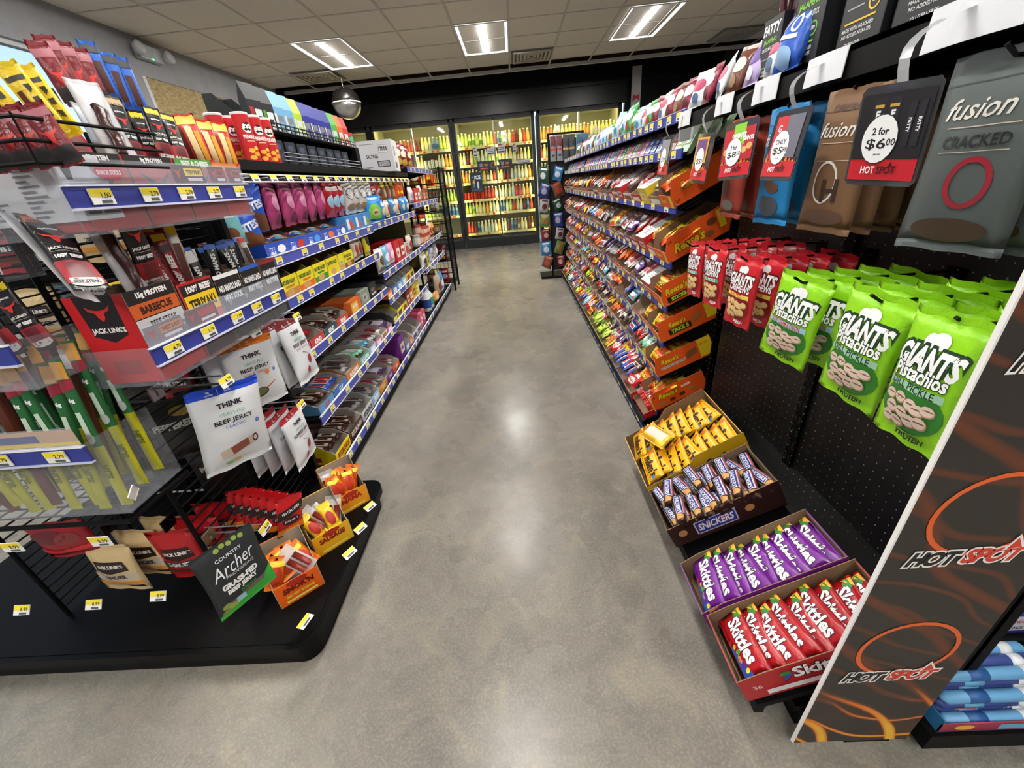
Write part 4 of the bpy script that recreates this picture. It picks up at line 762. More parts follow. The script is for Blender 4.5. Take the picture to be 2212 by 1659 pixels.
def bl(w, h, big, price, cents, top, colr='c8202c'):
    d = [('r', -w*.46, -h*.44, w*.22 if 0 else w*.46, -h*.22, colr), ('r', -w*.46, -h*.22, w*.46, -h*.16, '3a1a12')]
    for i in range(9): d.append(('p', [(-w*.46+w*.1*i, -h*.22), (-w*.38+w*.1*i, -h*.22), (-w*.41+w*.1*i, -h*(.1+.05*(i % 3)))], ['f07a1c', 'e0501c', 'f6b22c'][i % 3]))
    d += top
    d += [('e', -w*.1, -h*.02, w*.25, h*.25, '2a2a2e'), ('e', -w*.1, -h*.02, w*.24, h*.24, 'f4f4f4'), ('t', big, -w*.1, h*.06, h*.075, w*.34, '1a1a1c', {'b': .03}), ('t', price, -w*.13, -h*.07, h*.12, w*.28, '1a1a1c', {'b': .015, 'fill': 1}), ('t', cents, w*.07, -h*.05, h*.07, w*.12, '1a1a1c', {'b': .01, 'fill': 1}), ('t', 'plus tax', -w*.08, -h*.17, h*.025, w*.2, '2a2a2e'),
          ('t', 'HOT', -w*.16, -h*.33, h*.08, w*.2, 'f6f4f4', {'b': .025, 'fill': 1}), ('t', 'SPOT', w*.1, -h*.33, h*.08, w*.26, '2a1416', {'b': .025, 'fill': 1}), ('p', [(w*.12, -h*.29), (w*.15, -h*.24), (w*.17, -h*.3)], '2a1416')]
    return d
w, h = .1, .118
sticks = [('r', -w*.46, -h*.22, w*.46, h*.42, '1d1c20')]+[q for i, u in enumerate((-.2, 0)) for q in (('r', w*(u-.075), -h*.15, w*(u+.075), h*.38, '26262b'), ('t', 'F', w*u, h*.22, h*.08, w*.1, 'f2f2f2', {'b': .05}), ('t', 'A', w*u, h*.13, h*.07, w*.1, 'f2f2f2', {'b': .05}), ('r', w*(u-.06), h*.285, w*(u+.06), h*.315, 'c8a040'))]+[q for i, u in enumerate((.24, .36)) for q in (('r', w*(u-.04), -h*.1, w*(u+.04), h*.32, '26262b'), ('t', 'FATTY', w*u, h*.1, h*.035, h*.28, 'f2f2f2', {'b': .04, 'a': -90}))]
blade((.1, .118, .50, .615, 1.212, .499, .581, -.467, -.443), .66, bl(w, h, '2 for', '$6', '00', sticks), 'largest hanging price sign reading two for six dollars')
blade((.105, .12, .53, .893, 1.218, .529, .482, -.462, -.524), .93, bl(.105, .12, 'ONLY', '$5', '99', [('r', -.04, -.02, -.005, .05, 'c8202c'), ('r', -.005, -.02, .04, .05, '6a6878'), ('t', 'G', -.025, .03, .012, .012, 'f4f4f4')]), 'hanging price sign reading only five ninety-nine in front of the blue bag')
blade((.115, .12, .53, 1.073, 1.221, .568, .507, -.454, -.463), 1.13, bl(.115, .12, '2 for', '$8', '50', [('r', -.052, -.02, .052, .045, 'b8202c'), ('r', -.02, .01, .02, .054, '8ac83a'), ('t', 'GIANTS', 0, .03, .011, .05, 'f6f6f6', {'b': .05}), ('t', 'GIANTS', .032, .022, .009, .036, 'f6f6f6', {'b': .05})]+[('e', -.04+.016*i, .0+.006*(i % 2), .009, .007, 'dcae6a') for i in range(6)]), 'hanging price sign reading two for eight fifty in front of the rust red bag')
blade((.12, .118, .52, 1.242, 1.213, .500, .479, -.473, -.545), 1.33, bl(.12, .118, '', '$5', '99', [('r', -.05, -.01, .03, .05, 'e0a030'), ('r', -.045, 0, .02, .045, '6a3a80')]), 'narrow looking hanging price sign beside the white far card')
blade((.12, .12, .52, 1.541, 1.231, .505, .468, -.480, -.544), 1.61, bl(.12, .12, '', '$3', '98', [('r', -.05, -.01, .04, .05, '8a8a94')]), 'farthest hanging price sign in front of the gum shelf')
# ---- flame printed sign ----
def flame_mat():
    m = bpy.data.materials.new('flame_print'); m.use_nodes = True; n = m.node_tree; L = n.links.new; b = n.nodes['Principled BSDF']; b.inputs['Roughness'].default_value = .5
    tc = n.nodes.new('ShaderNodeTexCoord'); mp = n.nodes.new('ShaderNodeMapping'); mp.inputs['Scale'].default_value = (1, 1, 1.5); mp.inputs['Rotation'].default_value = (0, R_(32), 0); L(tc.outputs['Object'], mp.inputs[0])
    wv = n.nodes.new('ShaderNodeTexWave'); wv.inputs['Scale'].default_value = 2.6; wv.inputs['Distortion'].default_value = 7; wv.inputs['Detail'].default_value = 1; wv.inputs['Detail Scale'].default_value = .7; L(mp.outputs[0], wv.inputs['Vector'])
    cr = n.nodes.new('ShaderNodeValToRGB'); cr.color_ramp.elements[0].position = .86; cr.color_ramp.elements[0].color = (0, 0, 0, 1); cr.color_ramp.elements[1].position = 1.0; cr.color_ramp.elements[1].color = (1, 1, 1, 1); L(wv.outputs['Fac'], cr.inputs[0])
    no = n.nodes.new('ShaderNodeTexNoise'); no.inputs['Scale'].default_value = 5; L(tc.outputs['Object'], no.inputs['Vector']); c2 = n.nodes.new('ShaderNodeValToRGB'); c2.color_ramp.elements[0].position = .45; c2.color_ramp.elements[0].color = (.0, .0, .0, 1); c2.color_ramp.elements[1].position = .7; c2.color_ramp.elements[1].color = (.5, .5, .5, 1); L(no.outputs['Fac'], c2.inputs[0])
    sx = n.nodes.new('ShaderNodeSeparateXYZ'); L(tc.outputs['Object'], sx.inputs[0]); mr = n.nodes.new('ShaderNodeMapRange'); mr.inputs[1].default_value = .02; mr.inputs[2].default_value = .22; mr.inputs[3].default_value = 1.0; mr.inputs[4].default_value = .42; L(sx.outputs['Z'], mr.inputs[0])
    a1 = n.nodes.new('ShaderNodeMath'); a1.operation = 'MULTIPLY'; L(cr.outputs[0], a1.inputs[0]); L(mr.outputs[0], a1.inputs[1])
    m2 = n.nodes.new('ShaderNodeMapRange'); m2.inputs[1].default_value = .0; m2.inputs[2].default_value = .17; m2.inputs[3].default_value = .75; m2.inputs[4].default_value = 0; L(sx.outputs['Z'], m2.inputs[0])
    a2 = n.nodes.new('ShaderNodeMath'); a2.operation = 'MULTIPLY_ADD'; L(c2.outputs[0], a2.inputs[0]); L(m2.outputs[0], a2.inputs[1]); L(a1.outputs[0], a2.inputs[2])
    w2 = n.nodes.new('ShaderNodeTexWave'); w2.inputs['Scale'].default_value = 4.5; w2.inputs['Distortion'].default_value = 11; w2.inputs['Detail'].default_value = 1.5; w2.inputs['Detail Scale'].default_value = .6
    mp2 = n.nodes.new('ShaderNodeMapping'); mp2.inputs['Rotation'].default_value = (0, R_(70), 0); mp2.inputs['Location'].default_value = (.7, 0, .3); L(tc.outputs['Object'], mp2.inputs[0]); L(mp2.outputs[0], w2.inputs['Vector'])
    c3 = n.nodes.new('ShaderNodeValToRGB'); c3.color_ramp.elements[0].position = .9; c3.color_ramp.elements[0].color = (0, 0, 0, 1); c3.color_ramp.elements[1].color = (.8, .8, .8, 1); L(w2.outputs['Fac'], c3.inputs[0])
    m3 = n.nodes.new('ShaderNodeMath'); m3.operation = 'MULTIPLY'; L(c3.outputs[0], m3.inputs[0]); L(mr.outputs[0], m3.inputs[1])
    m4 = n.nodes.new('ShaderNodeMath'); m4.operation = 'MAXIMUM'; L(a2.outputs[0], m4.inputs[0]); L(m3.outputs[0], m4.inputs[1]); a2 = m4
    f = n.nodes.new('ShaderNodeValToRGB'); e = f.color_ramp.elements; e[0].position = 0; e[0].color = lin('332e2a'); e[1].position = .42; e[1].color = lin('6a3a24'); q = e.new(.6); q.color = lin('e87a24'); q = e.new(.95); q.color = lin('f8c83c'); L(a2.outputs[0], f.inputs[0]); L(f.outputs[0], b.inputs['Base Color']); return m
SG = thing('promotional_sign', 'tall dark sign board printed with orange flames at the rack corner', 'sign', mtx=T(.533, .42, .04))
m = MB(); m.box(0, 0, 0, .242, .0012, 1.25, flame_mat()).box(0, .0012, 0, .242, .006, 1.25, 'e8e6e4').box(-.003, -.0005, 0, 0, .006, 1.25, 'f0eeec'); m.build('board', SG)
def logo(z, i):
    cx = .12; d = [('o', cx, z+.085, .088, .082, .008, 'e8682c'), ('r', .03, z-.0175, .21, z-.017, '35302c')]
    d += [('t', 'HOT', .07, z, .032, .08, '1a1818', {'b': .05, 'sh': .35, 'fill': 1, 'oc': 'f4f2f0', 'ow': .085, 'res': 4}), ('t', 'SPOT', .158, z+.003, .032, .092, 'd8402c', {'b': .05, 'sh': .35, 'fill': 1, 'oc': 'f4f2f0', 'ow': .085, 'res': 4}),
          ('p', [(.165, z+.012), (.178, z+.046), (.196, z+.018)], 'f4f2f0'), ('p', [(.17, z+.014), (.179, z+.038), (.191, z+.018)], 'd8402c')]
    q = MB(); q.flat((0, -.0006, 0), (1, 0, 0), (0, 0, 1), d); q.build('printed_logo', SG)
for i, z in enumerate((.262, .592, .93)): logo(z, i)
m = MB(); m.prism([(.0, .0), (.10, 0), (.09, .05), (.02, .05)], .012, .05, '090909/s', 'y', T(.13, 0, -.04)); m.build('foot', SG)
# ---- end shelving right of the sign ----
t = thing('end_shelf_unit', 'low black end shelving right of the flame printed sign', 'shelving', mtx=T(0, 0, 0))
MB().box(.80, .405, .03, 1.75, .468, .085, '0c0c0d/s').box(.91, .468, .03, 1.75, .9, .085, '0c0c0d/s').box(.93, .47, 0, 1.7, .88, .03, '0e0e10/s').build('base_deck', t); MB().box(.98, .545, .15, 1.75, .9, .165, '0c0c0d/s').box(.98, .54, .13, 1.75, .548, .17, '0c0c0d/s').build('shelf', t)
MB().box(.9, .88, .085, 1.75, .9, 1.3, '111113/s').build('back_panel', t)
m = MB(); m.box(.815, .412, .086, 1.3, .52, .088, '2d6f9e').box(.815, .412, .088, 1.3, .414, .118, 'a8304c').box(.815, .412, .088, .817, .52, .13, '2d6f9e').box(.815, .518, .088, 1.3, .52, .15, '2d6f9e'); m.flat((.815, .412, .088), (1, 0, 0), (0, 0, 1), [('e', .05, .015, .02, .01, 'e8c04a'), ('r', .12, .005, .3, .024, '6fb4dc')]); tag(m.build('candy_roll_tray'), 'blue and red tray of candy rolls on the low end shelf', 'display box')
def roll(a, b, tx):
    m = MB(); X = T(0, 0, 0) @ RY(90); m.lathe([(.004, -.11), (.0125, -.1), (.0125, .1), (.004, .11)], a, 12, X); m.lathe([(.0127, -.06), (.0127, -.02)], b, 12, X); m.lathe([(.0128, .05), (.0128, .075)], 'e8ecf2', 12, X)
    if tx: m.flat((-.1, -.0132, -.006), (1, 0, 0), (0, 0, 1), [('t', tx, .14, .006, .012, .08, 'f0e8f0', {'b': .05}), ('e', .03, .006, .012, .005, 'e8b04a'), ('e', .055, .006, .01, .005, 'e87a6a')])
    return tag(m.build('candy_roll', smooth=True), 'x', 'candy')
R1, R2 = roll('6aa6d4', '2d5f9e', ''), roll('3a4a8c', '6fb4dc', 'ARTS')
k = 0
for lay in range(5):
    for c in range(4-(lay > 2)):
        place((R1, R2)[(lay+c) % 2], T(.94+.001*lay, .428+.024*c+.01*lay+.012*(lay % 2), .102+.022*lay) @ RX(rr.uniform(-30, 30)), 'blue wrapped candy roll, %s of the %s layer in its tray' % (ORD[c], ORD[lay]), 'blue wrapped candy rolls'); k += 1
m = MB(); m.box(1.04, .56, .166, 1.3, .66, .235, '2a2f8c'); m.flat((1.04, .56, .166), (1, 0, 0), (0, 0, 1), [('r', .006, .01, .07, .062, 'd8d4dc'), ('t', '2', .02, .042, .028, .02, 'b02a4a', {'b': .05}), ('t', 'PIECE', .052, .042, .01, .03, 'b02a4a', {'b': .03}), ('t', 'SHARE PACK', .038, .02, .01, .055, '2a2f6c', {'b': .03})]); tag(m.build('share_pack_box'), 'blue candy box with a white two-piece label above the candy rolls', 'box')
for i in range(5): 
    P = BAR['white'] if i % 2 else BAR['silver']; place(P, T(1.1+.012*i, .585+.02*i, .247+.016*(i % 3)) @ RX(15+10*i) @ RZ(6*i), '%s pink and white pack on the blue share box' % ORD[i], 'pink and white packs on the blue box')
# ================= SNACK RACK (facing the aisle on its +X side) =================
LX, LB = -.9, -1.33
RAILB = '4a55b0/p'
def lrack(y0, y1, zs, lab, ztop=1.34, topd=True, blacktop=True):
    t = thing('snack_rack', lab, 'shelving rack', 'bays of the snack rack', T(0, 0, 0))
    MB().box(LB-.03, y0+.001, 0, LB, y1-.001, ztop+(.08 if topd else .0), '080809/s').build('back_panel', t)
    b = MB(); b.box(LB, y0+.001, .0, LX-.0, y1-.001, .075, '0a0a0b/s').box(LB, y0+.001, .075, LX+.02, y1-.001, .095, '0c0c0d/s').box(LX, y0+.001, .015, LX+.008, y1-.001, .075, '0c0c0d/s'); dk = b.build('base_deck', t)
    r = MB(); r.box(LX+.02, y0+.004, .075, LX+.026, y1-.004, .115, RAILB).box(LX+.019, y0+.004, .113, LX+.028, y1-.004, .1165, 'e4e6f2/p').build('price_rail', dk); rail_tags(dk, LX+.026, y0+.03, y1-.03, .095, 1, 9, seed=int(y0*7))
    for i, z in enumerate(zs):
        s = MB(); s.box(LB, y0+.004, z-.02, LX, y1-.004, z-.003, '0c0c0d/s')
        for yy in (y0+.006, y1-.01): s.prism([(LB, z-.09), (LB, z-.02), (LX-.03, z-.02)], yy, yy+.004, '0c0c0d/s')
        sh = s.build('shelf', t); q = MB(); q.box(LX, y0+.004, z-.03, LX+.006, y1-.004, z+.008, RAILB).box(LX-.001, y0+.004, z+.006, LX+.008, y1-.004, z+.0095, 'e4e6f2/p').box(LX-.001, y0+.004, z-.033, LX+.008, y1-.004, z-.0295, 'e4e6f2/p'); q.build('price_rail', sh)
        rail_tags(sh, LX+.006, y0+.03, y1-.03, z-.011, 1, 7, seed=i+int(y0*10))
    if blacktop: s = MB(); s.box(LB, y0+.002, ztop-.03, LX, y1-.002, ztop, '0e0e10/s'); s.build('top_shelf', t)
    return t
lrack(1.44, 2.66, [1.02, .86, .63, .36], 'snack rack bay beside the wire display, with the pale blue price rails')
lrack(2.66, 3.88, [1.03, .72, .548, .375], 'middle bay of the snack rack under the saltines carton')
lrack(3.88, 5.10, [1.38, 1.09, .727, .508], 'last bay of the snack rack beside the black wire stand', ztop=1.4, blacktop=False)
FL = lambda x, y, z, tilt=0: T(x, y, z) @ RZ(90) @ RX(tilt)
def sbox(name, w, d, h, col, front, B, label, grp=None, cut=.55, inner='b4aca4/m', side=(), cat='display box', shape=None):
    m = MB(); carton(m, w, d, h*cut, h, col, inner=inner, front=front, side=side, shape=shape or [(0, 0), (d, 0), (d, h), (d*.3, h), (.0, h*cut)]); o = m.build(name); o.matrix_world = B; return tag(o, label, cat, grp)
def cbox(name, w, d, h, col, front, B, label, grp=None, side=(), topc=None, cat='box'):
    m = MB(); m.box(-w/2, 0, 0, w/2, d, h, col)
    if topc: m.box(-w/2, 0, h, w/2, d, h+.001, topc)
    m.flat((-w/2, 0, 0), (1, 0, 0), (0, 0, 1), front)
    if side: m.flat((-w/2, d, 0), (0, -1, 0), (0, 0, 1), side)
    o = m.build(name); o.matrix_world = B; return tag(o, label, cat, grp)
GB = {}
def fillb(B, key, w, n, label, seed, z=.05, dep=.2):
    rr = random.Random(seed)
    for i in range(n):
        place(BAR[key], B @ T(-w/2+.028+(w-.056)*i/max(n-1, 1), .085+rr.uniform(0, .03), z+rr.uniform(.0, .012)) @ RX(5) @ RZ(90+rr.uniform(-8, 8)) @ RX(rr.uniform(-15, 25)) @ Matrix.Scale(1.25, 4), label, label)
# base deck and shelf boxes of the near bay: (kind, width, colour, colour words, logo, logo colour, bars)
def row(z, y, items, shelf, h=.075, d=.24, x=LX-.005, yend=9, cut=.55, seed=0):
    for j, (w, col, words_, logo_, lc, bk, hh) in enumerate(items):
        if y+w > yend: break
        h_ = hh or h; B = FL(x, y+w/2, z)
        fr = [('t', logo_, w*.5, h_*cut*.5, min(h_*cut*.5, .03), w*.8, lc, {'b': .05, 'sh': .1})] if logo_ else [('r', w*.2, h_*.1, w*.8, h_*cut*.8, lc)]
        fr = [('r', w*.03, h_*.03, w*.35, h_*cut*.3, lc)]*(0 if logo_ else 1)+fr
        sbox('snack_box', w-.004, d, h_, col, fr, B, '%s snack box on the %s' % (words_, shelf), side=[('r', d*.2, h_*.15, d*.7, h_*.4, lc)], cut=cut)
        if bk: fillb(B, bk, w, 4, '%s in the %s snack box, %s' % (BD[bk], words_, shelf), seed+j, z=h_*.6)
        y += w+.006
row(.095, 1.47, [(.17, 'f2dc1a', 'bright yellow', 'FITCRUNCH', 'b01e24', 'brown', .1), (.18, '4a2a1e', 'chocolate brown', 'FITCRUNCH', 'e8e0d4', 'brown', .1), (.17, 'd8d8da', 'white and black', 'FITCRUNCH', '2a2a2e', 'silver', .1), (.13, '8cc4e4', 'light blue', '', 'e8f0f6', 'silver', .1), (.15, 'e0962c', 'amber', 'ONE', 'f8f0e0', 'white', .085), (.15, '7a3a8c', 'violet', 'ONE', 'f0e0f4', 'purple', .085), (.15, 'e8642c', 'tangerine orange', 'ONE', 'f8ece0', 'white', .085)], 'lowest deck of the near bay', yend=2.66)
row(.36, 1.47, [(.15, '5a9ac8', 'sky blue', 'CLIF', 'c02a28', 'brown', .07), (.16, '2f6ab4', 'deep blue', 'CLIF', 'f0f0f0', 'blue', .07), (.19, 'c87a34', 'orange and navy', 'BUILDERS', 'f4ece0', 'silver', .08), (.15, '5ab0a4', 'teal', 'BUILDERS', 'eaf4f0', 'green', .08), (.12, '9cc8e8', 'baby blue', '', 'f4f6f8', 'sky', .075), (.11, 'd86aa8', 'pink', '', 'f4e0ec', 'white', .07), (.12, 'e4d8c0', 'cream', '', '8a5a40', 'white', .07), (.12, 'c04a90', 'magenta', '', 'f4e0ec', 'purple', .07)], 'shelf above the lowest deck', yend=2.66, seed=20)
row(.63, 1.48, [(.09, 'c8302c', 'tomato red', 'KIND', 'f0f0f0', 'brown', .07), (.13, 'c8342c', 'scarlet', 'KIND', 'f2f2f2', 'kit', .075), (.14, '1e4a54', 'dark teal', 'KIND', 'f2f2f2', 'brown', .075), (.14, 'c4402c', 'brick red', 'KIND', 'f2f2f2', 'brown', .075)], 'granola bar shelf', yend=2.3, seed=40)
cbox('snack_box', .15, .25, .07, 'd0682c', [('r', .01, .01, .1, .06, 'e8b83c'), ('t', 'PROTEIN', .06, .04, .014, .08, 'f6f2e8', {'b': .05})], FL(LX-.005, 2.13, .63), 'closed orange box with a yellow panel on the granola bar shelf')
cbox('storage_case', .14, .25, .08, '8c9488', [('r', .03, .02, .1, .06, 'b4bab0'), ('r', .045, .03, .08, .048, '5a6058')], FL(LX-.01, 2.30, .63), 'grey green plastic case on the granola bar shelf', cat='case')
cbox('snack_box', .12, .25, .085, '1c1c1e', [('r', .02, .02, .1, .03, 'd0d0d0'), ('r', .02, .04, .08, .06, '6a6a6c')], FL(LX-.01, 2.45, .63), 'black closed box behind the grey green case')
# oat bar boxes
y = 1.5
for i, (c2, w_) in enumerate((('c07a3a', 'tan'), ('e06a1c', 'orange'), ('3a8a34', 'green'), ('e8d020', 'plain'), ('5ab0d8', 'blue'), ('7a4a24', 'brown'))):
    m = MB(); w = .135 if i != 4 else .06; B = FL(LX-.006, y+w/2, .86)
    carton(m, w, .18, .085, .1, 'ead81e', inner='8a7a50/m', shape=[(0, 0), (.18, 0), (.18, .1), (.05, .1), (.02, .075), (0, .085)], front=[('p', [(.0, .0), (w-.004, 0), (w-.004, .035), (0, .03)], c2), ('e', w*.45, .022, .03, .014, 'c89a5a'), ('t', 'NATURE VALLEY' if i != 4 else '', w*.48, .062, .016, w*.8, '1e5a2c', {'b': .05}), ('r', w*.25, .04, w*.75, .048, c2)])
    o = m.build('granola_bar_box'); o.matrix_world = B; tag(o, 'yellow granola bar box with %s front print on the upper shelf' % w_, 'display box', 'yellow granola bar boxes'); y += w+.006
YP = bag('snack_pouch', .1, .13, .04, 'e8d428/g', [('e', 0, .02, .03, .03, '2a2a2a'), ('r', -.03, -.05, .03, -.03, 'f4f0e0')], nu=8, nv=8, cat='snack bag'); WP = bag('snack_pouch', .09, .11, .04, 'e4d8c4/g', [('e', 0, 0, .025, .03, 'a83a2c')], nu=8, nv=8, cat='snack bag')
place(WP, up(-.93, 2.36, .925, 90), 'cream snack pouch with a red spot beside the granola bar boxes'); place(WP, up(-.94, 2.45, .925, 85), 'cream snack pouch next to the yellow pouch end'); place(YP, up(-.93, 2.56, .93, 90), 'yellow snack pouch with black print at the shelf joint')
# blue cartons along the upper shelf
m_ = 0; y = 1.49
for i in range(5):
    m = MB(); w = .15; sh = [(0, 0), (.2, 0), (.2, .105), (.14, .11), (.06, .045), (.0, .055)]
    carton(m, w, .2, .05, .1, '2450c0', shape=sh, inner='9a8468/m', front=[('r', .02, .01, .06, .035, 'e8ecf8'), ('e', .105, .024, .03, .015, ['f0f4f8', 'c8342c', '4a9ae0', 'e0743c', 'f0f4f8'][i]), ('t', 'pop', .04, .024, .02, .04, '2450c0', {'b': .05})], side=[('t', "Pop", .1, .04, .03, .09, 'e4e8f8', {'b': .04})])
    o = m.build('pastry_box'); o.matrix_world = FL(LX-.006, y+w/2, 1.02); tag(o, '%s blue notched pastry carton from the wire display' % ORD[i], 'display box', 'blue notched pastry cartons')
    for k in range(2): place(BAR['sky'] if k else BAR['blue'], FL(LX-.006, y+w/2, 1.02) @ T(-.03+.05*k, .09, .055) @ RX(20) @ RZ(10-20*k), 'foil packet inside the %s blue pastry carton' % ORD[i], 'foil packets, %s pastry carton' % ORD[i])
    y += w+.006
for i in range(3):
    cbox('cereal_bar_box', .13, .2, .085, '3f86cc', [('r', .015, .02, .05, .07, 'e4ecf6'), ('r', .055, .015, .09, .06, ['c83a34', '8a6a9a', '6aa84a'][i]), ('e', .1, .03, .02, .012, '9a6a3a')], FL(LX-.006, y+.07, 1.02), 'mid blue cereal bar box with the %s panel' % ['red', 'mauve', 'green'][i], 'mid blue cereal bar boxes'); y += .136
GP = bag('snack_pouch', .16, .16, .05, '2f8fd8/g', [('p', [(-.05, -.06), (.05, -.06), (.055, .0), (.02, .03), (-.03, .03), (-.055, 0)], '7ac83a'), ('e', 0, -.02, .035, .022, 'd8c49a'), ('r', -.02, -.024, .02, -.014, '5a3a2a')], nu=10, nv=10, cat='snack bag')
BPX = bag('snack_pouch', .1, .13, .05, '3a8ad0/g', [('e', 0, -.01, .03, .025, 'e8d8b0'), ('e', 0, .03, .02, .01, 'e8f0f8')], nu=8, nv=8, cat='snack bag')
place(GP, up(-.915, 2.80, 1.115, 62), 'large blue snack pouch with a green shape on the upper shelf')
for i in range(6): place((BPX, WP, BPX, WP, BPX, BPX)[i], up(-.92, 2.98+.14*i, 1.10, 84+3*(i % 2)), '%s %s snack pouch past the large blue one' % (ORD[i], ['blue', 'cream'][i in (1, 3)]), 'small pouches on the upper shelf')
# bags hanging from the white wire bars under the top shelf
def hb(nm, w, h, c, ds, t=.045): return bag(nm, w, h, t, c, ds, nu=10, nv=12, crimp=.012, wob=.0015, cat='snack bag')
HB = {'bites': hb('hanging_snack_bag', .1, .17, '2a5ccc/g', [('p', [(-.05, -.08), (.05, -.08), (.05, -.03), (-.05, .0)], '7a4a30'), ('t', 'BITES', .0, .005, .028, .08, 'e8eef8', {'b': .05, 'a': 15})]), 'pink': hb('hanging_snack_bag', .12, .17, 'b8447e/g', [('e', 0, .01, .035, .03, 'd890b4'), ('e', .01, -.05, .03, .02, '7a2a5a'), ('r', -.04, .05, .04, .07, '6a1646')]),
      'red': hb('hanging_snack_bag', .12, .17, 'b8142a/g', [('e', 0, -.01, .045, .03, '9ac4e0'), ('r', -.04, .04, .04, .06, 'e8e0e0')]), 'cream': hb('hanging_snack_bag', .12, .17, 'ded8cc/g', [('e', 0, .02, .04, .03, '4a6a9a'), ('e', 0, .02, .035, .025, 'e8e4dc'), ('e', 0, -.05, .045, .02, 'a88a6a')]), 'kiss': hb('hanging_snack_bag', .11, .16, 'b01822/g', [('e', -.01, .01, .035, .03, 'e4dcd8'), ('e', -.01, .01, .03, .022, '5a2a20')]),
      'choc': hb('hanging_snack_bag', .11, .16, '8a5a3c/g', [('r', -.055, .05, .055, .08, 'e8c428'), ('r', -.03, -.02, .03, .03, 'c8a890')]), 'orange': hb('hanging_snack_bag', .11, .16, 'ee5c14/g', [('e', .0, .005, .03, .014, 'f6d21c'), ('e', .0, -.03, .02, .012, '6a3a20')]), 'teal': hb('hanging_snack_bag', .11, .14, '7ac4cc/g', [('e', 0, -.03, .03, .02, '8a5a3a'), ('r', -.03, .02, .03, .03, 'e8f4f4')])}
lst = [('bites', 1.55), ('pink', 1.69), ('pink', 1.81), ('pink', 1.92), ('pink', 2.02), ('pink', 2.12), ('red', 2.22), ('red', 2.30), ('red', 2.37), ('cream', 2.50), ('cream', 2.60), ('cream', 2.72), ('cream', 2.83), ('kiss', 2.95), ('kiss', 3.06), ('choc', 3.18), ('choc', 3.30), ('choc', 3.42), ('orange', 3.55), ('orange', 3.67)]
hw = {'bites': 'blue and brown', 'pink': 'pink', 'red': 'red', 'cream': 'cream', 'kiss': 'dark red', 'choc': 'brown and yellow', 'orange': 'orange', 'teal': 'teal'}
cnt = {}
for i, (k, y) in enumerate(lst):
    c = cnt.get(k, 0); cnt[k] = c+1
    yw = {'bites': 66, 'pink': 100, 'red': 92, 'cream': 84, 'kiss': 84, 'choc': 92, 'orange': 86}[k]
    place(HB[k], T(-.945, y, 1.195) @ RZ(yw+rnd.uniform(-8, 8)) @ RX(90+4) @ RZ(rnd.uniform(-5, 5)), '%s %s snack bag hanging under the black top shelf' % (ORD[c], hw[k]), 'snack bags hanging under the top shelf')
for i in range(2): place(HB['bites'], T(-.99+.03*i, 1.47+.04*i, 1.13) @ RZ(60) @ RX(90), '%s blue and brown snack bag hanging lower behind the front one' % ['inner', 'middle'][i], 'snack bags hanging under the top shelf')
place(HB['teal'], T(-.97, 1.42, 1.15) @ RZ(62) @ RX(90), 'teal snack bag at the near end of the hanging row')
wb = thing('hook_bar', 'white wire hook bar with yellow price tickets under the black top shelf', 'hook bar', mtx=T(0, 0, 0)); m = MB()
for x, z in ((-.9, 1.295), (-.9, 1.272)): m.tube([(x, 1.46, z), (x, 3.86, z)], .0035, 'd4d6da', 6)
for i in range(21): yy = 1.5+.114*i; m.tube([(-1.28, yy, 1.285), (-.88, yy, 1.285)], .0025, 'c4c6ca', 5)
m.build('wire_frame', wb)
for i in range(20): price_tag(wb, T(-.876, 1.52+.117*i, 1.282) @ RZ(90) @ RX(-15), 0)
# on top: crisp cans, display rack with tall pouches, cartons
PR = thing('crisp_can', 'x', 'crisp can'); m = MB(); m.lathe([(.036, 0), (.037, .004), (.037, .2), (.036, .203)], 'c4161e', 20); 
Sc = lambda u, v, e: ((.037+e)*math.sin(u/.037), -(.037+e)*math.cos(u/.037), v)
m.decals(Sc, [('e', 0, .145, .022, .022, 'f4f2ee'), ('e', -.007, .15, .0022, .003, '1a1a1a'), ('e', .007, .15, .0022, .003, '1a1a1a'), ('p', [(-.018, .138), (-.008, .145), (0, .141), (.008, .145), (.018, .138), (.009, .132), (0, .136), (-.009, .132)], '1a1a1a'), ('p', [(-.014, .162), (0, .157), (.014, .162), (.008, .168), (-.008, .168)], '3a1a10'),
    ('t', 'PRINGLES', 0, .108, .018, .058, 'f4f0ea', {'b': .05}), ('e', -.01, .05, .014, .01, 'f0b83a'), ('e', .012, .035, .016, .01, 'e8a82c'), ('e', -.012, .02, .016, .01, 'f0b83a'), ('e', .014, .06, .012, .008, 'f6c850'), ('r', -.018, .088, .018, .092, 'f0c0a0')], g=.006, e0=.0003, st=.00005); m.build('tube', PR)
MB().lathe([(.038, .2), (.0385, .203), (.0385, .208), (.036, .211)], 'dcdad6', 20).build('lid', PR)
for i, (x, y) in enumerate(((-.955, 1.69), (-.955, 1.765), (-.955, 1.835), (-1.03, 1.66), (-1.03, 1.735), (-1.03, 1.805))):
    place(PR, T(x, y, 1.341) @ RZ(58 if i < 3 else 50) @ Matrix.Scale(.74, 4), '%s red crisp can of the %s row on the top shelf' % (ORD[i % 3], 'front' if i < 3 else 'rear'), 'red crisp cans')
dr = thing('pouch_display_rack', 'black wire two-tier rack of tall pouches on top of the snack rack', 'display rack', mtx=T(0, 0, 0)); m = MB()
m.box(-1.2, 1.9, 1.465, -1.0, 2.98, 1.475, '141416/s').box(-1.2, 1.9, 1.34, -1.19, 2.98, 1.475, '141416/s'); m.build('tray', dr)
MB().box(-1.22, 2.93, 1.34, -.985, 2.99, 1.475, '090909/s').build('end_panel', dr)
m = MB()
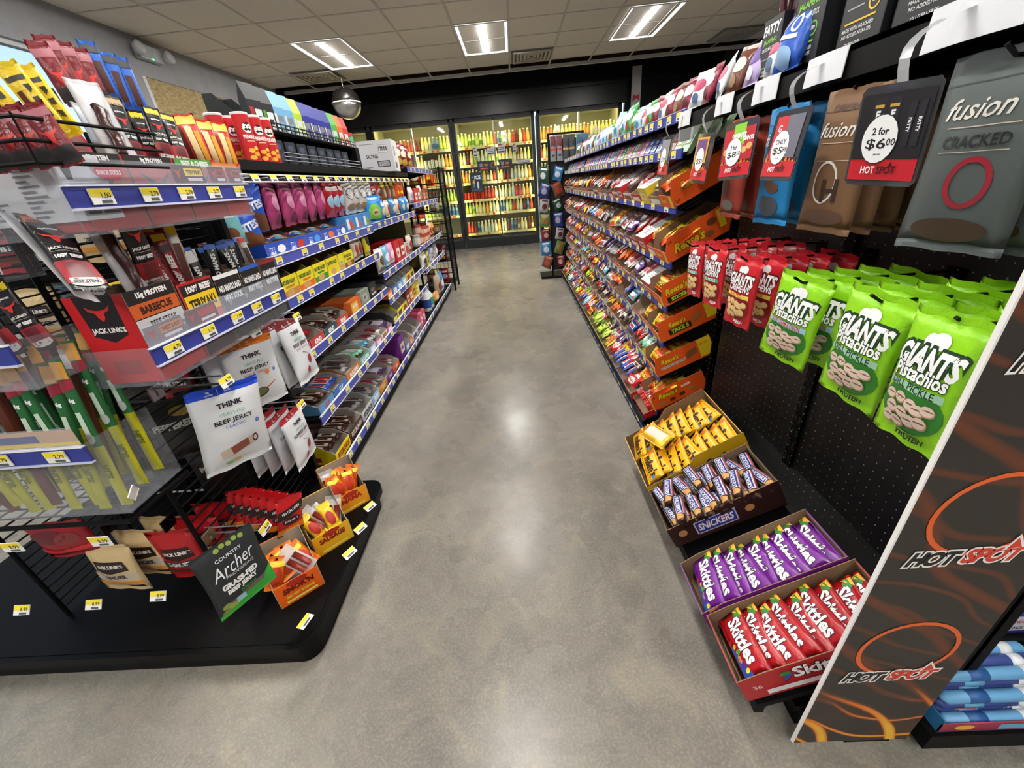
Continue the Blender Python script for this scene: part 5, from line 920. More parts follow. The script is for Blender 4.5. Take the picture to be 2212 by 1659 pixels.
for z in (1.475, 1.49, 1.505): m.tube([(-.995, 1.9, z), (-.995, 2.98, z)], .003, '1a1a1c/k', 5)
for i in range(28): m.tube([(-.995, 1.9+.04*i, 1.465), (-.995, 1.9+.04*i, 1.505)], .002, '1a1a1c/k', 4)
for z in (1.36, 1.375, 1.39): m.tube([(-.965, 1.95, z), (-.965, 2.9, z)], .0025, '88888c/k', 5)
m.build('wire_front', dr)
def tpouch(nm, c, c2, t=.035): return tag(MB().box(-.04, -t/2, 0, .04, t/2, .105, c).prism([(-t/2, .105), (t/2, .105), (0, .165)], -.04, .04, c, 'x').flat((-.04, -t/2, 0), (1, 0, 0), (0, 0, 1), [('r', .008, .01, .03, .08, c2), ('r', .034, .012, .07, .075, 'e4e8ec' if c2 != 'e8e8ec' else '8a8c90'), ('r', .04, .03, .064, .05, c)]).build(nm), 'x', 'carton')
TPS = [('black and red', '1a1a1e', 'b02028'), ('black and green', '1a1a1e', '4aa82c'), ('light blue', '7ab8e4', 'e8e8ec'), ('lime', 'c0dc3a', 'e8f4b0'), ('royal blue', '23309c', 'e8e8ec'), ('green', '5ab84a', 'c8ecc0'), ('orange', 'ee7a3a', '3a2018'), ('red', 'd8343c', '3a2018')]
TP = [tpouch('drink_powder_carton', b, c) for a, b, c in TPS]
for i, k in enumerate((0, 1, 2, 2, 3, 4, 4, 4, 4, 5, 6, 7)): place(TP[k], T(-1.045, 1.96+.088*i, 1.476) @ RZ(78), '%s tall gabled carton, %s from the near end of the wire rack' % (TPS[k][0], ORD[i]), 'tall gabled cartons')
TB = tag(MB().box(-.035, 0, 0, .035, .05, .1, '20242e').flat((-.035, 0, 0), (1, 0, 0), (0, 0, 1), [('r', .01, .02, .06, .05, '3a4258'), ('e', .035, .075, .02, .012, '4a5470'), ('r', .02, .006, .05, .014, 'c8a860')]).build('tin_box'), 'x', 'box')
for i in range(8): place(TB, T(-1.0, 1.99+.11*i, 1.342) @ RZ(82), 'small dark navy box, %s along the lower tier of the wire rack' % ORD[i], 'small dark boxes on the lower tier')
BX = MB(); carton(BX, .13, .11, .06, .13, '111214', inner='0c0c0e/m', shape=[(0, 0), (.11, 0), (.11, .13), (.07, .13), (0, .06)]); o = BX.build('meat_stick_carton'); o.matrix_world = FL(-1.09, 1.975, 1.477); tag(o, 'black slanted carton behind the crisp cans', 'carton')
m = MB(); m.box(-.15, 0, 0, .15, .2, .2, 'd4d4d8/m'); m.flat((-.15, 0, 0), (1, 0, 0), (0, 0, 1), [('r', .2, .12, .27, .17, '8a8a90'), ('r', .202, .122, .268, .168, 'dcdce0'), ('t', '17000', .235, .145, .028, .06, '1c1c20', {'b': .04}), ('t', 'SALTINES', .15, .1, .024, .085, '1c1c20', {'b': .03}), ('r', .18, .03, .27, .07, '2a2a30'), ('r', .186, .036, .264, .064, 'c8c8cc')]+[('r', .19+.008*i, .038, .193+.008*i, .062, '2a2a30') for i in range(9)]+[('r', .03, .09, .06, .094, '44444a'), ('r', .03, .1, .055, .103, '44444a'), ('r', .03, .03, .14, .034, '44444a'), ('r', .03, .022, .12, .026, '44444a'), ('r', .07, .175, .17, .179, '88888e')])
m.flat((.15, 0, 0), (0, 1, 0), (0, 0, 1), [('r', .04, .02, .1, .06, '66666c'), ('r', .05, .1, .09, .16, '88888e')]); o = m.build('saltines_carton'); o.matrix_world = T(-1.0, 3.3, 1.342) @ RZ(4); tag(o, 'large white carton reading saltines on top of the snack rack', 'carton')
BTG = bottle(.28, .045, '2a9a58/p', 'c03028', '4ab87a'); BTG.name = 'soda_bottle'; place(BTG, T(-1.2, 3.5, 1.342), 'big green soda bottle behind the white saltines carton', 'big soda bottle', cat='bottle')
CH = bag('crisp_bag', .15, .2, .07, '7a1c20/g', [('e', 0, .02, .05, .03, 'e8d8b8'), ('e', 0, -.05, .05, .03, 'd8b04a')], nu=8, nv=8, cat='snack bag')
for i in range(3): place(CH, up(-1.02, 4.05+.22*i, 1.49, 60+12*i), '%s dark red crisp bag beyond the saltines carton' % ORD[i], 'dark red crisp bags')
# middle and last bays: mixed stock
def mixed(y0, y1, z, specs, shelf, seed):
    rr = random.Random(seed); y = y0; j = 0
    while j < len(specs):
        kd, w, h, col, c2, words_ = specs[j]
        if y+w > y1: break
        lab = '%s on the %s, %s item' % (words_, shelf, ORD[j])
        if kd == 'b': sbox('snack_box', w-.004, .22, h, col, [('r', w*.15, h*.1, w*.8, h*.4, c2)], FL(LX-.006, y+w/2, z), lab, side=[('r', .05, h*.1, .15, h*.4, c2)])
        elif kd == 'c': cbox('packaged_box', w-.006, .2, h, col, [('r', w*.15, h*.25, w*.8, h*.7, c2), ('r', w*.25, h*.4, w*.6, h*.55, col)], FL(LX-.006, y+w/2, z), lab)
        elif kd == 'p':
            key = ('p', col, c2, w, h)
            if key not in GB: GB[key] = bag('food_bag', w*.95, h, w*.4, col+'/g', [('e', 0, 0, w*.3, h*.2, c2), ('r', -w*.3, -h*.35, w*.3, -h*.25, c2)], nu=8, nv=8, cat='food bag')
            place(GB[key], up(LX-.03, y+w/2, z+h/2, 84), lab)
        elif kd == 'k':
            key = ('k', col, c2)
            if key not in GB:
                tt = thing('food_tin', 'x', 'tin'); MB().lathe([(w*.46, 0), (w*.48, .004), (w*.48, h-.004), (w*.46, h)], col, 12).build('body', tt); MB().lathe([(w*.482, h*.2), (w*.482, h*.75)], c2, 12).build('wrap_label', tt); GB[key] = tt
            for l in range(2 if h < .1 else 1): place(GB[key], T(LX-.05, y+w/2, z+l*h*1.0), lab+[' below', ' above'][l] if h < .1 else lab)
        elif kd == 'j':
            key = ('j', col, c2)
            if key not in GB:
                tt = thing('detergent_bottle', 'x', 'bottle'); MB().lathe([(w*.45, 0), (w*.48, h*.05), (w*.46, h*.6), (w*.2, h*.8), (w*.18, h*.88)], col, 12).build('body', tt, smooth=True); MB().lathe([(w*.2, h*.86), (w*.2, h)], c2, 10).build('cap', tt); MB().lathe([(w*.485, h*.15), (w*.475, h*.5)], c2, 12).build('wrap_label', tt); GB[key] = tt
            place(GB[key], T(LX-.07, y+w/2, z), lab)
        y += w+.008; j += 1
mixed(2.68, 3.88, .095, [('c', .14, .16, '6a2a84', 'd8c8a8', 'tall purple biscuit box'), ('b', .11, .12, '4a86c8', 'f0f0f0', 'blue carton'), ('b', .1, .1, 'e87a34', 'f0e8e0', 'orange carton'), ('b', .16, .11, 'e4e4e8', '5a5a8a', 'white patterned carton'), ('b', .16, .11, 'dcdce0', '7a5a8a', 'white and mauve carton'), ('c', .1, .13, 'e06a8a', 'f4e0e8', 'pink box'), ('c', .1, .13, 'd8486c', 'f4e0e8', 'rose red box')], 'lowest deck of the middle bay', 1)
mixed(2.68, 3.88, .375, [('b', .12, .09, '3a3a40', 'e8d838', 'black carton'), ('b', .14, .11, 'f0dc28', '3a3a3a', 'notched yellow carton'), ('b', .14, .11, 'e8cc28', '7a2a20', 'second notched yellow carton'), ('c', .1, .12, '7a3a28', 'e8d0b0', 'brown box'), ('c', .1, .12, 'c84a34', 'f0e0c8', 'rust box'), ('c', .12, .12, 'e4cc3a', '8a2a20', 'yellow box'), ('c', .12, .12, 'd8b82c', 'f4ecc8', 'mustard box')], 'third shelf of the middle bay', 2)
mixed(2.68, 3.88, .548, [('b', .12, .09, 'e86a2c', 'f4d8a8', 'orange carton'), ('b', .13, .1, '3a6ab8', 'e0e8f4', 'blue carton'), ('b', .13, .1, '5a9ad0', 'e0e8f4', 'light blue carton'), ('b', .13, .11, '8ab8dc', 'f0f0e0', 'pale blue carton'), ('b', .13, .11, 'e8c83a', '8a2a20', 'yellow carton'), ('b', .13, .11, 'e0b82c', '3a3a3a', 'gold carton')], 'second shelf of the middle bay', 3)
mixed(2.68, 3.88, .72, [('p', .13, .16, 'd8d4cc', '6a5a4a', 'white nut bag'), ('p', .12, .16, '6ab0d8', 'f0f4f8', 'sky blue bag'), ('p', .12, .16, 'e890b8', 'f8e8f0', 'soft pink bag'), ('c', .13, .15, 'c8242c', 'f0e8e0', 'red box'), ('c', .13, .15, 'b81e28', 'e8f0e0', 'second red box'), ('k', .08, .1, 'd0d0d0', 'd8d4d0', 'white tin'), ('k', .08, .1, 'b8b0a8', 'c84a3a', 'red labelled tin'), ('p', .12, .15, 'd8c8b8', 'a84a4a', 'beige bag')], 'first shelf of the middle bay', 4)
mixed(3.9, 5.1, .095, [('j', .12, .24, 'e8eaec', '2a4a9a', 'white detergent bottle'), ('j', .12, .22, 'dfe6e4', '3a9a7a', 'white and green detergent bottle'), ('p', .2, .12, 'c88a4a', 'e8c89a', 'wrapped bread loaf'), ('p', .22, .26, 'b09a84', '8a3a2a', 'tall kraft paper bag'), ('p', .18, .24, '3f86c8', 'e8eef4', 'tall blue bag')], 'lowest deck of the last bay', 5)
mixed(3.9, 5.1, .508, [('p', .18, .15, 'e0dcd4', '4a4a4a', 'white roll pack'), ('c', .1, .14, 'd8cc5a', '6a5a2a', 'yellow box'), ('c', .1, .14, '6a86c0', 'e8e8f0', 'blue box'), ('c', .12, .14, 'dcdce4', '8a3a3a', 'white box'), ('c', .14, .13, '8a8c94', 'c8c8cc', 'grey box'), ('p', .14, .14, '9aa4b4', 'e0e4ec', 'grey bag')], 'third shelf of the last bay', 6)
mixed(3.9, 5.1, .727, [('k', .09, .1, 'a89c94', 'd8d0c8', 'silver tin'), ('k', .09, .09, '9a3a30', 'c8b0a0', 'dark red tin'), ('k', .11, .075, 'a03a2c', 'd8a080', 'stacked rust red bowl'), ('k', .11, .07, 'b04030', 'e0c0a0', 'stacked brick red bowl'), ('k', .11, .07, '983428', 'd0a088', 'stacked maroon bowl'), ('p', .14, .16, 'd8c0b0', 'c04030', 'pink and white bag'), ('p', .14, .15, 'e0b04a', '7a3a20', 'golden bag')], 'second shelf of the last bay', 7)
mixed(3.9, 5.1, 1.09, [('p', .12, .14, 'd8d8dc', '9aa0a8', 'clear white bag'), ('c', .12, .13, 'c8282e', 'f0e8e8', 'bright red box'), ('c', .12, .13, 'c8282e', 'd8e8d8', 'another bright red box'), ('p', .12, .15, 'dfe4e0', '6a9a7a', 'pale green bag'), ('c', .12, .12, 'b83a2c', 'e8c8a8', 'rust red box'), ('c', .12, .12, '7a3a28', 'c89a6a', 'brown box')], 'first shelf of the last bay', 8)
# ---- stands at the end of the aisle ----
def wstand(nm, x0, y0, x1, y1, zt, lab, n=10):
    t = thing(nm, lab, 'wire stand', mtx=T(0, 0, 0)); m = MB()
    for x in (x0, x1):
        for y in (y0, y1): m.box(x-.012, y-.012, 0, x+.012, y+.012, zt, '121214/s')
    m.build('post_frame', t); m = MB()
    for i in range(n):
        z = .08+(zt-.1)*i/(n-1); m.tube([(x0, y0, z), (x1, y0, z), (x1, y1, z), (x0, y1, z), (x0, y0, z)], .005, '121214/s', 4)
    for i in range(1, 8): x = x0+(x1-x0)*i/8; m.tube([(x, y0, .08), (x, y0, zt)], .0025, '1a1a1c/s', 4); yy = y0+(y1-y0)*i/8; m.tube([(x1, yy, .08), (x1, yy, zt)], .0025, '1a1a1c/s', 4)
    m.build('wire_grid', t); m = MB()
    for i in range(5): z = .1+(zt-.3)*i/4; m.box(x0+.01, y0+.01, z-.006, x1-.01, y1-.01, z, '0c0c0d/s')
    m.build('shelf', t); return t
wstand('wire_display_stand', -1.25, 5.16, -.84, 5.5, 1.42, 'tall black wire stand at the far end of the snack rack')
for i in range(5):
    for k in range(2):
        z = .1+1.12*i/4
        P = [HB['choc'], HB['red'], HB['cream'], CH, HB['orange']][(i*2+k) % 5]
        place(P, up(-1.14+.17*k, 5.22, z+.09, 4-6*k), '%s snack bag on the %s tier of the black wire stand' % (['inner', 'outer'][k], ORD[i]), 'snack bags on the wire stand')
t = thing('clip_strip_stand', 'black stand of gloves and toys at the far end of the candy rack', 'display stand', mtx=T(0, 0, 0)); m = MB()
m.box(.44, 5.4, 0, .465, 5.43, 1.66, '141416/s').box(.3, 5.38, 0, .86, 5.72, .03, '141416/s').box(.84, 5.4, 0, .865, 5.43, 1.66, '141416/s').box(.44, 5.41, 1.64, .865, 5.43, 1.66, '141416/s').build('post_frame', t)
m = MB(); m.box(.465, 5.425, .1, .84, 5.43, 1.6, '1c1c1e/s').build('back_board', t)
m = MB(); [m.tube([(.44, 5.41, 1.325-.17*i), (.375, 5.40, 1.325-.17*i)], .004, '141416/s', 5) for i in range(7)]; m.build('side_arms', t)
GLV = bag('work_glove_pack', .07, .26, .03, '8a8c90/m', [('r', -.035, -.02, .035, .0, 'c8282e'), ('r', -.03, .02, .03, .12, '6a1c2c'), ('e', 0, -.07, .02, .012, '3a3a3e')], nu=6, nv=8, cat='gloves')
GL2 = bag('work_glove_pack', .07, .26, .03, '4a4e54/m', [('r', -.035, -.02, .035, .0, 'c8a060'), ('r', -.03, .02, .03, .12, '2a2c30')], nu=6, nv=8, cat='gloves')
GL3 = bag('work_glove_pack', .07, .26, .03, '6a9ab0/m', [('r', -.03, .02, .03, .12, '2a5a78')], nu=6, nv=8, cat='gloves')
for i in range(6): place((GLV, GLV, GL2, GL2, GL3, GL3)[i], up(.5+.075*i, 5.36, 1.5, 0, 0, rnd.uniform(-3, 3)), '%s hanging glove pack from the aisle side of the stand' % ORD[i], 'hanging glove packs')
TOY = [('dark green', '1f4a3a', 'c8ccd0'), ('red', '7a2028', 'c0a8a0'), ('blue', '22307a', '9a9aa8'), ('light blue', '3478b0', 'c8d4e0'), ('silver', 'a8acb0', '6a2a2a'), ('brown', '6a4a34', 'c84030'), ('lime', '5a8040', 'b0603a')]
TY = [hb('toy_pack', .13, .16, b+'/g', [('e', 0, -.01, .035, .035, c), ('r', -.04, .05, .04, .065, c)], .05) for a, b, c in TOY]
k = 0
for i in range(7):
    for j in range(2):
        q = (i*2+j*3) % 7; place(TY[q], up(.375+.17*j+rnd.uniform(-.02, .02), 5.385, 1.24-.17*i, rnd.uniform(-35, 20), 0, rnd.uniform(-24, 24)) @ Matrix.Scale(rnd.uniform(.85, 1.1), 4), '%s toy pack, %s column, %s down from the gloves' % (TOY[q][0], ['aisle side', 'inner'][j], ORD[i]), 'toy packs on the far stand')
# ================= JERKY DISPLAY AT THE NEAR END =================
ED = thing('jerky_display_stand', 'black wire end stand with a rounded floor base, left of the aisle', 'display stand', mtx=T(0, 0, 0)); ED['label'] = 'black wire jerky stand on a wide base with rounded corners'
def rounded(x0, y0, x1, y1, r, n=6):
    P = []
    for cx, cy, a in ((x1-r, y0+r, -90), (x1-r, y1-r, 0), (x0+r, y1-r, 90), (x0+r, y0+r, 180)):
        P += [(cx+r*math.cos(R_(a+90*i/n)), cy+r*math.sin(R_(a+90*i/n))) for i in range(n+1)]
    return P
m = MB(); m.prism(rounded(-1.98, .66, -.665, 1.32, .05), 0, .065, '070708/d', 'z').prism(rounded(-2.0, .64, -.65, 1.34, .055), .065, .098, '070708/d', 'z').prism(rounded(-1.985, .655, -.665, 1.325, .05), .098, .1, '060607/d', 'z'); m.build('base_deck', ED)
def wirepanel(x, y0, y1, z0, z1, name='wire_panel'):
    m = MB(); n = int((z1-z0)/.029)
    for i in range(n+1): z = z0+(z1-z0)*i/n; m.tube([(x, y0, z), (x, y1, z)], .0029, '0c0c0e/s', 5)
    for y, r in ((y0, .0065), ((y0+y1)/2, .004), (y1, .0065)): m.tube([(x+.004, y, .1), (x+.004, y, z1+.02)], r, '0c0c0e/s', 6)
    return m.build(name, ED)
wirepanel(-.97, .80, 1.33, .13, 1.36); wirepanel(-1.5, .78, 1.33, .13, 1.36)
m = MB(); m.box(-2.0, 1.35, .1, -.93, 1.37, 1.36, '0c0c0e/s').build('back_panel', ED)
m = MB()
for i in range(22): z = .16+.055*i; m.tube([(-1.5, 1.3, z), (-.97, 1.3, z)], .0022, '0c0c0e/s', 4)
m.build('wire_back', ED)
AC = 'e8eaf4/c0.08'
def acrylic(name, L, D, z0, zr, hdr, prices, lab, M, group=None, red=None):
    """clear tray: local X along the front, Y back, Z up; blue ticket rail across the front"""
    t = thing(name, lab, 'tray', group, M); m = MB(); e = .003
    m.box(-L/2, 0, z0, L/2, D, z0+e, AC).box(-L/2, 0, z0, L/2, e, zr-.02, AC).box(-L/2, 0, z0, -L/2+e, D, zr+.02, AC).box(L/2-e, 0, z0, L/2, D, zr+.02, AC)
    m.build('clear_bin', t); r = MB(); r.box(-L/2-.003, -.006, zr-.017, L/2+.003, -.001, zr+.017, '2f3a92/p').box(-L/2-.003, -.009, zr-.021, L/2+.003, 0, zr-.017, 'd6daf0/p').box(-L/2-.003, -.009, zr+.017, L/2+.003, 0, zr+.0195, 'eceefa/p'); r.build('price_rail', t)
    h = MB(); h.box(-L/2, -.004, zr+.0195, L/2, -.002, zr+.0195+.042, 'dfe2f0/c0.2'); h.build('clear_header', t)
    for (u, k) in prices: price_tag(t, T(u, -.006, zr), k)
    if hdr:
        c = MB(); c.flat((0, -.0015, zr+.022), (1, 0, 0), (0, 0, 1), hdr); c.build('header_card', t)
    return t
def hc(u, w, a, b, bc, tx): return [('r', u, 0, u+w, .036, a), bull(u+.017, .02, .012, .011, 'b0282c'), ('r', u+w*.38, .014, u+w*.96, .03, bc), ('t', tx, u+w*.67, .022, .009, w*.5, '2a1a16', {'b': .04}), ('r', u+w*.42, .004, u+w*.9, .01, 'c8c8d0')]
LT = acrylic('clear_tray', .51, .215, .88, .942, hc(-.25, .1, '4a1c28', 0, 'c87a3a', 'SWEET & HOT')+hc(-.14, .1, '5a2a34', 0, 'a8202c', '')+[('p', [(.0+u, .03), (.015+u, .01), (.03+u, .03), (.022+u, .022), (.015+u, .026), (.008+u, .022)], '9aa0b8') for u in (0, .07, .14)], [(-.21, 3), (-.10, 1), (.01, 7), (.10, 7), (.2, 7)], 'lower clear tray of meat sticks facing the aisle, with price 4.79', T(-.755, .995, 0) @ RZ(90))
UT = acrylic('clear_tray', .51, .215, 1.175, 1.237, [('r', -.25, 0, -.19, .036, 'd6d6dc'), ('p', [(-.245, .034), (-.225, .03), (-.23, .006), (-.24, .006)], '3a3a40'), ('e', -.155, .018, .03, .013, 'b82a48'), ('t', 'SNACK STICKS', -.155, .018, .008, .05, 'f0d8dc', {'b': .04})]+hc(.0, .1, '4a1c28', 0, 'e8c828', 'TERIYAKI')+hc(.12, .06, '5a2a34', 0, 'a8202c', 'BEEF')+hc(.19, .055, '5a2a34', 0, 'a8202c', 'BEEF'), [(-.2, 4), (-.09, 2), (.01, 2), (.105, 2), (.21, 2)], 'upper clear tray facing the aisle, with price 1.00', T(-.755, .995, 0) @ RZ(90))
fx0, fx1 = -1.46, -.885
A_ = acrylic('clear_tray', .56, .15, .93, 1.0, hc(-.28, .12, '4a2a30', 0, 'c0a070', 'ORIGINAL')+hc(-.13, .13, '6a1c2c', 0, 'd8a83a', 'ORIGINAL')+hc(.05, .14, '6a1c2c', 0, 'd8a83a', 'TERIYAKI'), [(-.18, 3), (-.04, 3), (.1, 3), (.22, 3)], 'front clear tray of beef steak packs with two 4.79 tickets', T(-1.18, .645, 0))
B_ = acrylic('clear_tray', .56, .15, .62, .785, [('r', -.28, 0, .28, .036, 'dfa860'), ('r', -.28, 0, .28, .008, 'e8c83a'), ('r', .1, .01, .2, .026, '3a4a8c'), ('r', .0, .01, .08, .03, 'a02a3c')], [(-.2, 2), (-.05, 2), (.1, 2), (.22, 2)], 'front clear bin of long thin meat sticks with 2.79 tickets', T(-1.17, .645, 0))
C_ = acrylic('clear_tray', .5, .15, 1.11, 1.165, None, [(-.1, 4), (.06, 4), (.2, 4)], 'highest front clear tray behind the white nutrition carton', T(-1.2, .66, 0))
m = MB(); [m.tube([(-1.5, y_, .611), (-.9, y_, .611)], .0022, '0c0c0e/s', 5) for y_ in (.66, .69, .72, .75, .78)]; m.tube([(-1.5, .632, .609), (-.885, .632, .609), (-.885, .8, .609)], .0055, '0c0c0e/s', 6); m.build('wire_shelf', ED)
price_tag(ED, T(-.93, .598, .592), 6); price_tag(ED, T(-1.13, .598, .59), 6); price_tag(ED, T(-.845, .64, .68) @ RX(-50) @ RZ(-60), 0)
# basket at the top
m = MB()
for z in (1.345, 1.315, 1.285): m.tube([(-1.5, .69, z), (-.72, .69, z), (-.72, .95, z)], .003, '0c0c0e/s', 5)
for i in range(9): m.tube([(-1.4+.085*i, .69, 1.28), (-1.4+.085*i, .69, 1.35)], .002, '0c0c0e/s', 4)
m.build('wire_basket', ED)
# ---- meat snacks ----
def steak(nm, w, h, top, topw, tail='BEEF STEAK'):
    return bag(nm, w, h, .016, '1d1a1c/g', [('r', -w*.4, h*.36, w*.4, h*.46, top), ('t', topw, 0, h*.385, h*.045, w*.66, '1a1412', {'b': .04}), ('t', '15g PROTEIN', 0, h*.26, h*.03, w*.5, 'f0f0f0', {'b': .05}), bull(0, h*.13, w*.34, h*.075),
       ('t', "JACK LINK'S", 0, -h*.005, h*.045, w*.8, 'e8e4dc', {'b': .05}), ('r', -w*.4, -h*.045, w*.4, -h*.04, 'b8b4ac'), ('t', '100% BEEF', 0, -h*.1, h*.045, w*.74, 'f2f2f2', {'b': .06}), ('r', -w*.5, -h*.42, w*.5, -h*.16, '9a1a26'), ('r', -w*.3, -h*.38, w*.3, -h*.18, '6a2228'), ('p', [(-w*.42, -h*.36), (w*.42, -h*.36), (w*.42, -h*.43), (0, -h*.46), (-w*.42, -h*.43)], 'c8c4c0'), ('t', tail, 0, -h*.4, h*.035, w*.7, '1a1a1a', {'b': .06})], nu=8, nv=14, cat='meat snack', g=.008, wob=.001)
def clearpack(nm, w, h, meatc='3a1614'):
    t = thing(nm, 'x', 'meat snack'); m = MB(); pouch(m, w, h, .015, 'd8d6da/w', [], [], nu=8, nv=12, wob=.0015, crimp=.01); weld(m.build('film', t, smooth=True)); q = MB()
    q.tube([(-.004, h*.18, .009), (.002, h*.1, .011), (-.002, -h*.05, .011), (.003, -h*.2, .011), (0, -h*.4, .009)], [w*.12, w*.22, w*.2, w*.24, w*.16], meatc+'/g', 8); q.build('meat', t, smooth=True); return t
ST1 = steak('beef_steak_pack', .05, .2, 'c85a20', 'BARBECUE'); STT = steak('beef_steak_pack', .042, .135, 'e8c828', 'TERIYAKI'); STO = steak('beef_steak_pack', .046, .15, 'b89868', 'ORIGINAL'); CP = clearpack('beef_steak_pack', .052, .22)
def pst(P, w0, h0, pose, lab, grp=None, dz=0, dx=0, dy=0):
    M = PQ(pose) @ Matrix.Diagonal((pose[0]/w0, pose[1]/h0, (pose[0]/w0+pose[1]/h0)/2, 1)); M.translation = Vector((pose[2]+dx, pose[3]+dy, pose[4]+dz)); return place(P, M, lab, grp)
g1 = 'beef steak packs in the red carton'
pst(ST1, .05, .2, (.05, .2, -.80, .727, 1.155, .806, .232, .268, .474), 'barbecue beef steak pack leaning furthest over the tray edge', g1)
pst(CP, .052, .22, (.05, .21, -.845, .74, 1.15, .640, .143, .490, .575), 'clear backed beef steak pack leaning out past the first barbecue pack', g1)
pst(ST1, .05, .2, (.05, .18, -.795, .872, 1.141, .493, .586, .466, .444), 'upright barbecue beef steak pack beside the clear backed one', g1)
pst(CP, .052, .22, (.046, .21, -.825, .842, 1.145, .60, .47, .36, .45), 'clear backed beef steak pack between the two barbecue packs', g1)
pst(ST1, .05, .2, (.045, .16, -.88, .81, 1.13, .6, .3, .45, .5), 'shaded barbecue beef steak pack deeper in the red carton', g1)
g2 = 'packs in the upper aisle tray'
for k, (P, w0, h0, ps, lb) in enumerate(((STO, .046, .15, (.04, .15, -.86, .911, 1.368, .70, .42, .30, .42), 'original beef steak pack nearest the white nutrition carton'), (CP, .052, .22, (.055, .17, -.835, .975, 1.377, .72, .45, .30, .40), 'large clear backed beef steak pack in the upper tray'), (STO, .046, .15, (.036, .14, -.86, 1.053, 1.372, .66, .5, .38, .40), 'original beef steak pack behind the large clear one'),
        (STT, .042, .135, (.036, .11, -.85, 1.085, 1.36, .56, .56, .44, .42), 'teriyaki pack half hidden in the upper tray'), (STT, .042, .135, (.034, .12, -.83, 1.108, 1.367, .68, .5, .38, .36), 'teriyaki pack standing tallest in the upper tray'), (STT, .042, .135, (.034, .12, -.82, 1.14, 1.36, .70, .45, .38, .38), 'teriyaki pack at the outer edge of the upper tray'), (STO, .046, .15, (.036, .14, -.90, .945, 1.372, .70, .42, .32, .42), 'original pack tucked behind in the upper tray'), (CP, .052, .22, (.04, .13, -.88, 1.0, 1.36, .68, .42, .36, .42), 'small clear backed pack tucked in the upper tray'))):
    pst(P, w0, h0, ps, lb, g2)
RB = bag('jerky_strip_pack', .06, .15, .02, '7a1822/g', [bull(0, -.005, .022, .022), ('r', -.028, -.07, .028, -.03, '1a1416'), ('r', -.03, .04, .03, .06, 'a8606a')], nu=8, nv=10, cat='meat snack', wob=.002)
BBG = bag('jerky_strip_pack', .045, .16, .02, '2a62c0/g', [('r', -.01, -.06, .01, .03, '4a2018'), ('r', -.02, .05, .02, .07, '1a1a20'), ('r', -.018, -.07, .018, -.05, '1f4a9a')], nu=8, nv=10, cat='meat snack', wob=.002)
YB_ = bag('jerky_strip_pack', .05, .16, .02, 'e8c81e/g', [('r', -.018, -.06, -.004, .02, '5a2018'), ('p', [(.006, .03), (.018, .03), (.018, .02), (.01, .012)], '2a2416'), ('r', .006, -.01, .018, .004, '2a2416'), ('p', [(.006, -.02), (.018, -.024), (.018, -.04), (.008, -.034)], '2a2416'), ('r', -.02, .04, .02, .05, '2a2416')], nu=8, nv=10, cat='meat snack', wob=.002)
for i, (x, y, z, r) in enumerate(((-.95, 1.05, 1.48, 16), (-.96, 1.08, 1.50, 10), (-.955, 1.105, 1.495, 6), (-.97, 1.07, 1.49, 12), (-.95, 1.13, 1.49, 2))): place(RB, up(x, y, z, 50, 6, r*.6) @ Matrix.Diagonal((.6, .76, .6, 1)), '%s dark red jerky pack standing tall at the top of the wire stand' % ORD[i], 'tall dark red jerky packs')
for i, (x, y, z, r) in enumerate(((-.95, 1.165, 1.505, 2), (-.94, 1.19, 1.49, -3), (-.93, 1.215, 1.485, 0))): place(BBG, up(x, y, z, 56, 4, r) @ Matrix.Diagonal((.75, .78, .7, 1)), '%s blue jerky pack standing next to the dark red ones' % ORD[i], 'tall blue jerky packs')
for i, (x, y, z, r) in enumerate(((-.80, .76, 1.385, 20), (-.765, .78, 1.38, 16), (-.84, .77, 1.40, 18), (-.78, .82, 1.385, 14), (-.88, .80, 1.40, 12))): place(YB_, up(x, y, z, 24, 4, r) @ Matrix.Scale(.66, 4), '%s yellow jerky pack in the wire basket by the window' % ORD[i], 'yellow jerky packs in the basket')
for i in range(4): place(RB, up(-.72-.035*i, .735, 1.325, 20, 8, 14) @ Matrix.Scale(.6, 4), '%s dark red jerky pack low in the wire basket' % ORD[i], 'red packs low in the basket')
MX = bag('cheese_beef_pack', .065, .12, .024, 'c8322a/g', [('r', -.024, -.05, -.008, .03, '5a1c14'), ('r', -.002, -.05, .014, .03, 'e8d09a'), ('r', .016, -.05, .028, .02, 'e0a030'), ('r', -.03, .035, .03, .055, 'e8b83a')], nu=8, nv=10, cat='meat snack', wob=.002)
for i, (x, y, z, a) in enumerate(((-.84, 1.22, 1.365, 40), (-.84, 1.28, 1.36, 48), (-.85, 1.36, 1.365, 52), (-.9, 1.25, 1.37, 44), (-.9, 1.33, 1.37, 50))): place(MX, up(x, y, z, a, 6, 4-3*i), '%s beef and cheese twin pack in the upper tray' % ORD[i], 'beef and cheese twin packs')
